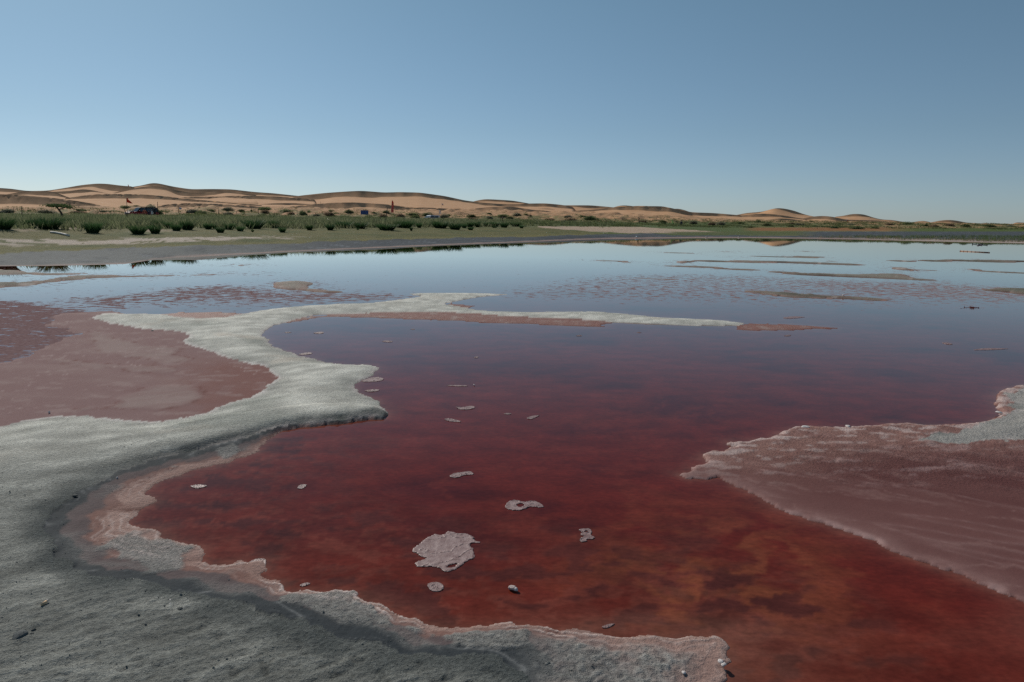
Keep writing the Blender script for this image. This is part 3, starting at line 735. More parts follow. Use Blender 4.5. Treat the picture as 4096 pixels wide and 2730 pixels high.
fx = np.arange(-1700, 5801, 8.0)
NR = 250
FX = np.zeros((NR, len(fx))); FY = FX.copy(); FZ = FX.copy(); FROW = FX.copy(); FW = FX.copy(); FRr = FX.copy(); FU = FX.copy()
for j, x in enumerate(fx):
    w = float(w_dist(x))
    t = np.linspace(0, 1, NR)
    r = w - 4 + (266 - w) * (t ** 1.55) + t * 2
    row = shore_row(x, np.maximum(r, w))
    X, Y, z = at_dist(np.full(NR, x), row, r)
    z = np.where(r < w, -.035 * (w - r), np.maximum(z, .004 + .01 * (r - w)))
    FX[:, j] = X; FY[:, j] = Y; FZ[:, j] = z; FROW[:, j] = row; FW[:, j] = w; FRr[:, j] = r; FU[:, j] = x
FH = hummock(FX, FY, FRr, FROW, FU)
FZ = FZ + np.where(FRr > FW, FH + hollow(FX, FY), 0)
f1 = fbm(FX * .35, FY * .35, 4, 311); f2 = fbm(FX * .9, FY * .9, 4, 313); f3 = fbm(FX * .12, FY * .12, 3, 315)
FZ = FZ + np.where(FRr > FW, .03 * f2 + .04 * f1, .03 * f1) * sstep(FW - 2, FW + 8, FRr)
FPR = project(FX, FY, FZ)[1]
mg = np.interp(FU, MG[:, 0], MG[:, 1]); wl = np.interp(FU, WL[:, 0], WL[:, 1])
wob = 5 * f2 + 4 * f1
row = FROW + wob * np.clip((FROW - 895) / 60, .15, 1)
fc_ = np.zeros(FX.shape + (3,), np.float32); fr_ = np.full(FX.shape, .9, np.float32); fb_ = np.full(FX.shape, .8, np.float32)
SAND = (.49, .295, .17); SAND_P = (.43, .33, .25)
fc_[:] = SAND
# hummock belt: sand patched with creeping plants
veg = sstep(-.12, .22, f1 + .6 * f3 + .35 * f2 + .55 * sstep(-16, 8, FROW - belt(FU)) - .12)
veg = veg * sstep(-34, -8, FROW - belt(FU))
blt = mixc(np.broadcast_to(np.asarray(SAND, np.float32), fc_.shape).copy(), (.17, .165, .075), veg * .9)
blt = mixc(blt, (.33, .175, .085), sstep(.1, .45, f2 - f1) * .6)
fc_ = blt
meadow = sstep(-6, 3, row - belt(FU)) * sstep(2450, 2050, FU)
fc_ = mixc(fc_, (.115, .128, .062), meadow * .92)
fc_ = mixc(fc_, (.085, .125, .048), sstep(888, 894, row) * sstep(2050, 2300, FU) * sstep(3700, 2800, FU) * .9)
# lawn
lawn_t = 917 - 6 * sstep(900, 2000, FU)
lawn = sstep(lawn_t - 8, lawn_t + 4, row) * sstep(2500, 2250, FU + 2.2 * (925 - row) * (FU > 2000))
lc = mixc(np.broadcast_to(np.asarray((.150, .140, .062), np.float32), fc_.shape).copy(), (.105, .118, .050), sstep(-.2, .4, f1))
lc = mixc(lc, (.21, .185, .075), sstep(10, 2, mg - row) * .55)
fc_ = mixc(fc_, lc, lawn)
bare = sstep(.05, .3, f1 + .4 * f3) * sstep(905, 912, row) * sstep(934, 924, row) * sstep(900, 600, FU)
fc_ = mixc(fc_, SAND_P, bare * .85)
# pale sand strip along the lawn on the left
s_up = np.interp(FU, [-1700, 0, 435, 740, 1024, 1300], [975, 957, 955, 948, 944, 945]); s_lo = np.interp(FU, [-1700, 0, 260, 520, 800, 1024, 1300], [1004, 984, 980, 976, 966, 958, 951])
strip = sstep(s_up - 4, s_up + 3, row) * sstep(s_lo + 3, s_lo - 3, row) * sstep(1330, 1000, FU + 220 * f2)
tuft = sstep(.12, .25, fbm(FX * .8, FY * 1.1, 4, 317) + .3 * sstep(s_up + 8, s_up - 2, row))
fc_ = mixc(fc_, (.46, .39, .325), strip * (1 - tuft))
# sand patch right of the lawn
sp_t = np.interp(FU, [2150, 2300, 2560, 2840, 2900], [906, 907, 909, 926, 930]); sp_b = np.interp(FU, [2150, 2300, 2480, 2600, 2900], [909, 922, 932, 934, 934])
spm = sstep(sp_t - 1.5, sp_t + 1.5, row) * sstep(sp_b + 2, sp_b - 1, row) * (FU > 2150) * (FU < 2900)
fc_ = mixc(fc_, (.44, .335, .25), spm)
# right: rusty strip, dark wet inlet, green strip
rus = sstep(2950, 3050, FU) * sstep(3800, 3450, FU) * sstep(909, 913, FROW) * sstep(927, 921, FROW)
fc_ = mixc(fc_, (.27, .125, .058), rus * .9)
gs = sstep(3500, 3700, FU) * sstep(911, 916, FROW) * sstep(933, 929, FROW)
fc_ = mixc(fc_, (.090, .125, .040), gs * .95)
gt = sstep(2640, 2720, FU) * sstep(926, 929, FROW) * sstep(942, 939, FROW + 6 * sstep(3150, 3350, FU))
fc_ = mixc(fc_, (.105, .125, .055), gt * .9)
DARK = np.asarray((.080, .090, .098), np.float32)
dkm = sstep(mg - 1.0, mg + 1.5, row)
dkm = np.maximum(dkm, sstep(3150, 3300, FU) * sstep(925, 929, FROW + 3 * f2))
dm = mixc(np.broadcast_to(DARK, fc_.shape).copy(), (.155, .165, .160), sstep(500, 0, FU - 900) * .75 + 0 * f1)
dm = mixc(dm, (.05, .06, .072), sstep(.1, .45, f2) * .6)
dm = mixc(dm, (.20, .22, .25), sstep(.22, .4, fbm(FX * .5, FY * 1.6, 4, 319)) * .5)
dm = mixc(dm, (.40, .28, .24), sstep(wl - 6 + 4 * f2, wl - 1, FROW) * .8)
dm = mixc(dm, (.40, .33, .29), sstep(3300, 3700, FU) * sstep(wl - 12, wl - 7, FROW) * .85)
fc_ = mixc(fc_, dm, dkm)
fr_ = np.where(dkm > .5, .85, fr_); fb_ = np.where(dkm > .5, .35, fb_)
far_mat = ground_mat("shore_soil", 5.0, 22.0, 0.10, 0.03, spec=0.06, var=.3)
far_shore = link("far_shore", grid_mesh("far_shore", FX, FY, FZ, dict(Col=np.clip(fc_, .01, .8), Rgh=fr_, Bmp=fb_)), far_mat)
tag(far_shore, "far bank of dark mud, olive lawn and hummocky sand", "shore", kind='structure')

# wide ground under and around everything
gd = bmesh.new()
bmesh.ops.create_circle(gd, cap_ends=True, segments=96, radius=9000)
gme = bpy.data.meshes.new("ground"); gd.to_mesh(gme); gd.free()
ground = link("ground", gme, simple_mat("plain_soil", (.22, .19, .16), .9, .3, .4))
ground.location.z = -.45
tag(ground, "flat ground stretching away under the lake and dunes", "ground", kind='structure')

# ------------------------------------------------------------------ dunes: each ridge has a brink, a slip face below it and an apron running down to the next
dune_mat, nt, b, out = new_mat("dune_sand")
L = nt.links.new
geo = _n(nt, "ShaderNodeNewGeometry")
n1 = _n(nt, "ShaderNodeTexNoise", Scale=.25, Detail=8.0, Roughness=.6); L(geo.outputs["Position"], n1.inputs["Vector"])
rp = _n(nt, "ShaderNodeValToRGB")
rp.color_ramp.elements[0].position = .3; rp.color_ramp.elements[0].color = (.48, .270, .145, 1)
rp.color_ramp.elements[1].position = .7; rp.color_ramp.elements[1].color = (.60, .365, .205, 1)
L(n1.outputs["Fac"], rp.inputs["Fac"]); L(rp.outputs[0], b.inputs["Base Color"])
b.inputs["Roughness"].default_value = .95; b.inputs["Specular IOR Level"].default_value = .1
n2 = _n(nt, "ShaderNodeTexNoise", Scale=1.6, Detail=5.0); L(geo.outputs["Position"], n2.inputs["Vector"])
bp = _n(nt, "ShaderNodeBump", Strength=.25, Distance=.08); L(n2.outputs["Fac"], bp.inputs["Height"]); L(bp.outputs[0], b.inputs["Normal"])

def gsm(a, s):
    k = int(3 * s) + 1; w = np.exp(-.5 * (np.arange(-k, k + 1) / s) ** 2); w /= w.sum()
    return np.convolve(np.pad(a, k, mode='edge'), w, 'valid')

def dune(crest, base, D, run=70.0, end_row=None, prints=0.0, D2=None, label=None, fade=.05):
    crest = np.array(crest, float); base = np.array(base, float)
    xs = np.arange(crest[0, 0], crest[-1, 0] + .1, 5.0)
    yc = gsm(np.interp(xs, crest[:, 0], crest[:, 1]), 3.0)
    yb = gsm(np.interp(xs, base[:, 0], base[:, 1]), 3.0)
    yb = np.maximum(yb, yc + .4)
    Dx = np.linspace(D, D2 or D, len(xs)) + 3 * fbm(xs * .006, xs * 0 + D, 3, 401)
    zc = np.array([z_of(x, y, d) for x, y, d in zip(xs, yc, Dx)])
    zb0 = np.array([z_of(x, y, d) for x, y, d in zip(xs, yb, Dx)])
    rs_l, zs_l = [], []
    wslip = np.maximum((zc - zb0), .05) / math.tan(R(34))
    zb = np.array([z_of(x, y, d - w) for x, y, d, w in zip(xs, yb, Dx, wslip)])
    wslip = np.maximum((zc - zb), .05) / math.tan(R(34))
    rend = Dx - wslip - run
    if end_row is None:
        ze = np.array([shore_z(x, min(max(r, 60), 255), False)[2] - .5 for x, r in zip(xs, rend)])
    else:
        er = np.array(end_row, float) if np.ndim(end_row) else np.array([[xs[0], end_row], [xs[-1], end_row]], float)
        ze = np.array([z_of(x, np.interp(x, er[:, 0], er[:, 1]) + 12, r) for x, r in zip(xs, rend)])
    ze = np.minimum(ze, zb - .2)
    tt = (xs - xs[0]) / (xs[-1] - xs[0])
    fd = np.minimum(sstep(0, fade, tt), sstep(1, 1 - fade, tt))
    rows = []
    for back, drop in ((90, None), (40, None), (15, None), (4, None), (.7, None)):
        rows.append((Dx + back, zc - .10 * back * (1 - math.exp(-back / 12)) - .004 * back))
    rows.append((Dx, zc))
    for f in (.03, .2, .4, .6, .8, .93, 1.0):
        sag = -.03 * math.sin(f * math.pi) * (zc - zb)
        rows.append((Dx - wslip * f, zc + (zb - zc) * f + sag))
    for f in (.015, .05, .1, .18, .28, .4, .55, .7, .85, 1.0):
        e = 1 - (1 - f) ** 1.35
        rows.append((Dx - wslip - run * f, zb + (ze - zb) * e))
    rows.append((rend - 6, ze - 2.0)); rows.append((rend - 14, ze - 9.0))
    Xs, Ys, Zs = [], [], []
    for k, (r, z) in enumerate(rows):
        zz = ze - 2.5 + (z - ze + 2.5) * fd
        X, Y, _ = at_dist(xs, np.full(len(xs), 890.0), r)
        if 6 <= k: zz = zz + .10 * fbm(X * .12, Y * .12, 3, 411) * (1 if k < 12 else 2.2)
        if prints and 5 <= k <= 9:
            pn = perlin(X * .9 + k * 3.1, Y * .9, 421)
            zz = zz - prints * np.clip(pn - .15, 0, 1) * sstep(-.3, .3, fbm(xs * .004, xs * 0, 2, 423))
        Xs.append(X); Ys.append(Y); Zs.append(zz)
    me = grid_mesh("sand_dune", np.array(Xs)[::-1], np.array(Ys)[::-1], np.array(Zs)[::-1])
    o = link("sand_dune", me, dune_mat)
    tag(o, label, "sand dune", "dune ridges behind the lake", 'structure')
    return o

def up(pts, dy): return [(x, y + dy) for x, y in pts]
# skyline ridges, from the left
c1 = [(-1500, 770), (-900, 742), (-300, 748), (0, 752), (60, 756), (120, 765), (200, 764), (260, 755), (340, 741), (400, 735), (440, 736), (500, 744), (560, 748), (640, 756)]
dune(c1, [(-1500, 785), (-900, 765), (-300, 765), (0, 767), (60, 770), (120, 772), (200, 766), (280, 757), (380, 748), (440, 762), (520, 772), (640, 770)], 330, 90, 790, label="rounded dune crest on the skyline at far left")
dune([(470, 775), (500, 757), (540, 748), (580, 743), (600, 737), (618, 732), (645, 734), (700, 747), (770, 758), (850, 757), (930, 758), (1024, 769), (1100, 774), (1200, 785), (1290, 792)],
     [(470, 780), (540, 752), (600, 742), (640, 750), (700, 762), (770, 772), (850, 780), (930, 776), (1024, 780), (1100, 783), (1290, 796)], 365, 70, 795, label="highest dune with a small pointed summit on the skyline")
dune([(400, 785), (440, 776), (466, 773), (522, 760), (566, 750), (610, 745), (653, 748), (697, 758), (762, 771), (827, 772), (914, 767), (975, 772), (1060, 786)],
     [(400, 789), (466, 774), (544, 760), (583, 756), (631, 757), (680, 763), (714, 782), (762, 788), (827, 786), (914, 771), (975, 780), (1060, 792)], 310, 60, 797, label="dune ridge with pale hollow just below the pointed summit")
dune([(690, 800), (731, 791), (762, 789), (870, 787), (950, 784), (1024, 784), (1100, 786), (1200, 793), (1290, 803)],
     [(690, 804), (731, 793), (762, 795), (870, 797), (950, 797), (1024, 796), (1110, 802), (1198, 805), (1290, 809)], 285, 60, 815, prints=.5, label="low dune ridge between the skyline hill and the small dark dune")
# big central dune
dune([(1120, 800), (1198, 784), (1300, 773), (1400, 766), (1450, 764), (1540, 771), (1600, 769), (1680, 771), (1780, 785), (1860, 803), (1937, 812), (2000, 817), (2060, 818), (2105, 815), (2180, 814), (2244, 820), (2309, 831), (2345, 839)],
     [(1120, 806), (1198, 804), (1250, 802), (1290, 797), (1328, 790), (1400, 788), (1503, 793), (1563, 788), (1676, 787), (1746, 795), (1850, 808), (1937, 822), (2048, 829), (2105, 827), (2179, 828), (2244, 833), (2309, 838), (2345, 843)],
     330, 110, [(1120, 815), (1500, 832), (1900, 842), (2345, 850)], label="big central dune with a long curved dark slip face")
dune([(1850, 822), (1886, 808), (1933, 797), (1981, 799), (2048, 803), (2100, 812), (2150, 822)], [(1850, 824), (1886, 811), (1912, 809), (1938, 805), (2003, 808), (2080, 812), (2150, 824)], 430, 60, 826, label="small dune peeping over the right shoulder of the central dune")
# left lower ridges
dune([(20, 782), (60, 775), (109, 767), (150, 765), (209, 765), (244, 773), (279, 790), (320, 800)], [(20, 784), (60, 781), (120, 779), (180, 782), (244, 785), (279, 794), (320, 803)], 265, 45, 800, label="short curved dune at left above the tracked slope")
dune([(180, 770), (240, 768), (290, 765), (330, 759), (352, 757), (400, 765), (437, 775), (480, 782)], [(180, 771), (240, 772), (300, 782), (352, 783), (400, 782), (437, 780), (480, 785)], 300, 45, 795, label="dark hollowed dune with a small pale cap at left")
dune([(230, 800), (279, 793), (305, 787), (392, 778), (479, 777), (566, 778), (653, 784), (740, 795), (870, 806), (957, 815), (1024, 819), (1090, 826)],
     [(230, 802), (279, 795), (305, 798), (435, 795), (566, 794), (653, 800), (740, 806), (870, 813), (957, 819), (1024, 824), (1090, 830)], 232, 55, 830, prints=.5, label="long dune ridge dotted with footprints along its brink")
dune([(-1500, 790), (-700, 775), (0, 777), (90, 781), (218, 792), (305, 803), (392, 818), (457, 832), (500, 842)],
     [(-1500, 812), (-700, 812), (0, 817), (131, 819), (261, 826), (350, 829), (435, 836), (500, 845)], 188, 38, None, prints=.75, label="front dune at far left crossed by rows of footprints")
dune([(610, 835), (631, 824), (696, 816), (762, 813), (870, 816), (1001, 824), (1100, 834)], [(610, 837), (644, 830), (700, 831), (762, 831), (870, 830), (957, 830), (1100, 838)], 186, 36, None, prints=.6, label="low front dune behind the pole by the red truck")
dune([(1000, 824), (1060, 816), (1133, 813), (1198, 814), (1255, 819), (1300, 826)], [(1000, 826), (1060, 819), (1133, 823), (1198, 826), (1255, 822), (1300, 829)], 245, 40, 832, label="short dark dune left of the blue board")
dune([(1040, 842), (1100, 833), (1155, 828), (1263, 817), (1330, 812), (1372, 811), (1416, 810), (1459, 813), (1546, 818), (1633, 830), (1698, 831), (1764, 834), (1894, 841), (1980, 848)],
     [(1040, 845), (1100, 842), (1198, 842), (1285, 841), (1363, 839), (1424, 830), (1485, 831), (1590, 840), (1677, 846), (1764, 848), (1894, 850), (1980, 852)], 200, 45, None, prints=.55, label="front dune behind the blue board with footprints along the brink")
dune([(1880, 838), (1960, 828), (2048, 827), (2135, 841), (2200, 845), (2250, 861)], [(1880, 842), (1960, 846), (2048, 850), (2135, 856), (2200, 860), (2250, 865)], 215, 45, None, label="tan dune shoulder left of the dark shrub mound")
# right half
dune([(2190, 836), (2240, 822), (2300, 822), (2360, 822), (2440, 829), (2520, 838)], [(2190, 838), (2240, 824), (2330, 832), (2370, 836), (2440, 832), (2520, 841)], 420, 50, 842, label="pale dune cap behind the central ridge")
dune([(2440, 835), (2470, 824), (2485, 821), (2510, 823), (2580, 832)], [(2440, 836), (2485, 824), (2510, 826), (2580, 834)], 430, 40, 838, label="tiny pointed dune top on the middle skyline")
dune([(2660, 846), (2690, 834), (2720, 836), (2750, 846), (2780, 858)], [(2660, 847), (2700, 838), (2730, 841), (2755, 849), (2780, 860)], 425, 40, 858, label="small dune top right of the humped brink")
dune([(2100, 842), (2135, 837), (2192, 834), (2244, 843), (2266, 845), (2353, 841), (2440, 831), (2527, 825), (2570, 824), (2610, 826), (2644, 825), (2701, 837), (2762, 850), (2853, 853), (2949, 861), (3027, 868), (3070, 874)],
     [(2100, 845), (2135, 841), (2200, 843), (2244, 845), (2266, 852), (2353, 847), (2440, 841), (2505, 840), (2549, 842), (2614, 847), (2675, 846), (2723, 856), (2762, 864), (2831, 864), (2962, 869), (3070, 878)],
     300, 80, [(2100, 862), (2600, 875), (3070, 884)], prints=.3, label="long dune ridge with a humped dark brink above the walkers")
dune([(2350, 872), (2385, 866), (2418, 856), (2440, 857), (2461, 861), (2510, 867), (2570, 872), (2640, 876)], [(2350, 873), (2400, 868), (2418, 869), (2461, 869), (2510, 870), (2640, 878)], 215, 40, None, label="small sharp dune behind the fence posts")
dune([(2900, 868), (2945, 861), (2984, 852), (3040, 849), (3072, 841), (3098, 832), (3129, 834), (3176, 844), (3206, 856), (3222, 861), (3260, 868), (3320, 876)],
     [(2900, 870), (2945, 864), (2984, 858), (3040, 853), (3080, 837), (3098, 834), (3129, 843), (3176, 856), (3206, 862), (3225, 862), (3260, 869), (3320, 878)], 390, 70, 880, label="tall rounded dune with a peak on the right skyline")
dune([(2940, 866), (2980, 860), (3050, 855), (3090, 857), (3129, 862), (3190, 873), (3240, 880)], [(2940, 868), (2980, 870), (3050, 869), (3090, 868), (3129, 871), (3190, 875), (3240, 882)], 300, 50, 886, label="low dark dune at the foot of the tall right dune")
dune([(3060, 882), (3110, 874), (3160, 876), (3220, 884), (3260, 890)], [(3060, 884), (3110, 880), (3160, 884), (3220, 888), (3260, 892)], 245, 35, None, label="small dark dune lip before the tall right dune")
dune([(3170, 882), (3207, 876), (3246, 867), (3290, 864), (3333, 868), (3377, 879), (3442, 881), (3529, 884), (3594, 889), (3650, 894)],
     [(3170, 885), (3216, 884), (3255, 878), (3290, 875), (3324, 878), (3351, 888), (3442, 888), (3529, 889), (3594, 892), (3650, 897)], 330, 55, 892, label="rounded dune between the two right hand summits")
dune([(3320, 872), (3345, 866), (3375, 865), (3394, 857), (3433, 856), (3464, 860), (3481, 869), (3529, 880), (3564, 880), (3616, 889), (3680, 894)],
     [(3320, 874), (3345, 868), (3375, 868), (3400, 867), (3433, 865), (3464, 867), (3484, 870), (3529, 883), (3564, 884), (3616, 891), (3680, 896)], 440, 60, 893, label="domed dune behind the small red flag")
dune([(3620, 894), (3655, 889), (3694, 882), (3725, 891), (3750, 896)], [(3620, 896), (3655, 891), (3694, 884), (3725, 893), (3750, 898)], 520, 50, 897, label="pale little dune in the gap on the right skyline")
dune([(3690, 896), (3725, 891), (3751, 884), (3786, 880), (3820, 882), (3868, 892), (3942, 896), (3990, 899)], [(3690, 898), (3725, 894), (3751, 893), (3800, 890), (3840, 895), (3942, 899), (3990, 901)], 400, 55, 898, label="smooth dune near the right edge of the skyline")
dune([(3990, 900), (4029, 897), (4060, 889), (4096, 892), (4200, 890), (4500, 884), (5000, 890), (5600, 896)], [(3990, 902), (4029, 899), (4060, 893), (4096, 896), (4200, 897), (4500, 894), (5600, 899)], 470, 60, 899, label="last dune cut by the right edge of the view")

# ------------------------------------------------------------------ mesh builder for the things
class MB:
    def __init__(s): s.v, s.f, s.m = [], [], []
    def add(s, vs, fs, mi=0):
        k = len(s.v); s.v += [tuple(v) for v in vs]; s.f += [tuple(i + k for i in f) for f in fs]; s.m += [mi] * len(fs)
    def tube(s, pts, rad, n=6, mi=0, cap=True):
        pts = [Vector(p) for p in pts]
        if not hasattr(rad, '__len__'): rad = [rad] * len(pts)
        vs, fs = [], []
        for i, p in enumerate(pts):
            d = (pts[min(i + 1, len(pts) - 1)] - pts[max(i - 1, 0)]).normalized()
            a = d.cross(Vector((0, 0, 1)));
            if a.length < 1e-3: a = Vector((1, 0, 0))
            a.normalize(); b_ = d.cross(a)
            for k in range(n):
                t = 2 * math.pi * k / n
                vs.append(p + (a * math.cos(t) + b_ * math.sin(t)) * rad[i])
        for i in range(len(pts) - 1):
            for k in range(n):
                fs.append((i * n + k, i * n + (k + 1) % n, (i + 1) * n + (k + 1) % n, (i + 1) * n + k))
        if cap:
            fs.append(tuple(range(n))[::-1]); fs.append(tuple((len(pts) - 1) * n + k for k in range(n)))
        s.add(vs, fs, mi)
    def box(s, c, d, mi=0, taper=1.0, rot=None):
        vs = []
        for z in (-1, 1):
            t = taper if z > 0 else 1.0
            for x, y in ((-1, -1), (1, -1), (1, 1), (-1, 1)):
                p = Vector((x * d[0] / 2 * t, y * d[1] / 2 * t, z * d[2] / 2))
                if rot is not None: p = rot @ p
                vs.append(p + Vector(c))
        s.add(vs, [(3, 2, 1, 0), (4, 5, 6, 7), (0, 1, 5, 4), (1, 2, 6, 5), (2, 3, 7, 6), (3, 0, 4, 7)], mi)
    def build(s, name, mats, parent=None, smooth=False, bevel=0.0):
        me = mesh_from(name, s.v, s.f, smooth=smooth, midx=s.m)
        if bevel:
            bm = bmesh.new(); bm.from_mesh(me)
            bmesh.ops.bevel(bm, geom=bm.edges[:], offset=bevel, segments=2, affect='EDGES', profile=.6)
            bm.to_mesh(me); bm.free()
        return link(name, me, mats, parent)

def copy_tree(o, parent=None):
    c = o.copy(); COL.objects.link(c); c.parent = parent
    for ch in o.children: copy_tree(ch, c)
    return c

# ------------------------------------------------------------------ foliage
def leaf_mat(name, trans=.25, rough=.6):
    m, nt, b, out = new_mat(name)
    L = nt.links.new
    at = _n(nt, "ShaderNodeAttribute", attribute_name="Col")
    oi = _n(nt, "ShaderNodeObjectInfo")
    hs = _n(nt, "ShaderNodeHueSaturation")
    mr = _n(nt, "ShaderNodeMapRange"); mr.inputs["To Min"].default_value = .75; mr.inputs["To Max"].default_value = 1.3
    L(oi.outputs["Random"], mr.inputs["Value"]); L(mr.outputs[0], hs.inputs["Value"]); L(at.outputs["Color"], hs.inputs["Color"])
    L(hs.outputs[0], b.inputs["Base Color"]); b.inputs["Roughness"].default_value = rough; b.inputs["Specular IOR Level"].default_value = .12
    tr = _n(nt, "ShaderNodeBsdfTranslucent"); L(hs.outputs[0], tr.inputs["Color"])
    mx = _n(nt, "ShaderNodeMixShader", Fac=trans); L(b.outputs[0], mx.inputs[1]); L(tr.outputs[0], mx.inputs[2]); L(mx.outputs[0], out.inputs["Surface"])
    return m
reed_leaf = leaf_mat("reed_leaf", .25, .65)
herb_leaf = leaf_mat("herb_leaf", .5, .8)

def blade(vs, fs, cs, base, lean, h, w, c0, c1, seg=3, curl=.35):
    k = len(vs); base = Vector(base)
    side = Vector((-lean[1], lean[0], 0))
    if side.length < 1e-4: side = Vector((1, 0, 0))
    side.normalize()
    a = random.uniform(0, math.pi); side = Vector((math.cos(a), math.sin(a), 0)) * .6 + side * .4
    side.normalize()
    for i in range(seg + 1):
        t = i / seg
        p = base + Vector((lean[0], lean[1], 0)) * (t + curl * t * t) * h + Vector((0, 0, 1)) * h * (t - .25 * curl * t * t)
        ww = w * (1 - t) ** .7 if i < seg else 0.0
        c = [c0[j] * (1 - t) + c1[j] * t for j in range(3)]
        if i < seg:
            vs += [p - side * ww / 2, p + side * ww / 2]; cs += [c, c]
        else:
            vs.append(p); cs.append(c)
    for i in range(seg - 1):
        fs.append((k + 2 * i, k + 2 * i + 1, k + 2 * i + 3, k + 2 * i + 2))
    fs.append((k + 2 * (seg - 1), k + 2 * (seg - 1) + 1, k + 2 * seg))

def tussock_mesh(seed, n=420):
    random.seed(seed); vs, fs, cs = [], [], []
    for i in range(n):
        a = random.uniform(0, 2 * math.pi); r = .42 * math.sqrt(random.random())
        b0 = (r * math.cos(a), r * math.sin(a) * .8, -.06)
        out = random.uniform(.05, .32) + r * .9
        a2 = a + random.gauss(0, .4)
        g = random.random()
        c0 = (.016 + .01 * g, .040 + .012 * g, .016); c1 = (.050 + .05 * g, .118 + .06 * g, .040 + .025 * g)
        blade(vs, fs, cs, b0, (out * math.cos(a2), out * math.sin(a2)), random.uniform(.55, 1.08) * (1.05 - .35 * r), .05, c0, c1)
    return mesh_from("grass_tussock", vs, fs, cs)

def shrub_mesh(seed, c0, c1, n=900, flat=1.0):
    random.seed(seed); vs, fs, cs = [], [], []
    lob = [(random.uniform(-.25, .25), random.uniform(-.2, .2), random.uniform(.55, .95)) for _ in range(5)]
    for i in range(n):
        lx, ly, lr = random.choice(lob)
        a = random.uniform(0, 2 * math.pi); e = math.asin(random.random()); rr = lr * (.55 + .45 * random.random() ** .5) * .62
        p = Vector((lx + rr * math.cos(a) * math.cos(e), ly + rr * math.sin(a) * math.cos(e), rr * 1.35 * math.sin(e) * flat))
        s = random.uniform(.03, .07)
        d = Vector((random.gauss(0, 1), random.gauss(0, 1), random.gauss(0, 1) + .5)).normalized()
        q = d.orthogonal().normalized(); w = d.cross(q)
        k = len(vs); g = random.random()
        c = [c0[j] * (1 - g) + c1[j] * g for j in range(3)]
        vs += [p - q * s, p + w * s * .6, p + q * s * 1.6, p - w * s * .6]; cs += [c] * 4
        fs.append((k, k + 1, k + 2, k + 3))
    n_, m_ = 18, 6; k = len(vs); dk = [v * .95 for v in c0]      # twiggy core that closes the crown
    for i in range(m_ + 1):
        e = i / m_ * math.pi / 2
        for q_ in range(n_):
            a = 2 * math.pi * q_ / n_; rr = .43 * (1 + .35 * float(perlin(2 * math.cos(a) + seed, 2 * math.sin(a) + i * .4, seed)))
            vs.append(Vector((rr * math.cos(a) * math.cos(e), rr * math.sin(a) * math.cos(e), rr * 1.1 * math.sin(e) * flat - .08))); cs.append(dk)
    for i in range(m_):
        for q_ in range(n_): fs.append((k + i * n_ + q_, k + i * n_ + (q_ + 1) % n_, k + (i + 1) * n_ + (q_ + 1) % n_, k + (i + 1) * n_ + q_))
    for i in range(26):
        a = random.uniform(0, 2 * math.pi); o = random.uniform(.2, .7)
        blade(vs, fs, cs, (0, 0, -.1), (o * math.cos(a), o * math.sin(a)), random.uniform(.5, .85) * flat, .02, (.06, .045, .03), (.09, .07, .045), 2)
    return mesh_from("desert_shrub", vs, fs, cs)

TUS = [tussock_mesh(100 + i) for i in range(6)]
for m_ in TUS: m_.materials.append(reed_leaf)
G_GREY = ((.15, .15, .105), (.27, .26, .18)); G_GREEN = ((.10, .135, .055), (.20, .235, .105)); G_BROWN = ((.16, .115, .075), (.28, .21, .135)); G_DARK = ((.060, .085, .040), (.13, .165, .075))
SHR = {k: [shrub_mesh(200 + 7 * i + j, *c) for j in range(3)] for i, (k, c) in enumerate((("grey", G_GREY), ("green", G_GREEN), ("brown", G_BROWN), ("dark", G_DARK)))}
for l_ in SHR.values():
    for m_ in l_: m_.materials.append(herb_leaf)

def mperp(r): return F_PX / r       # picture units per metre at distance r

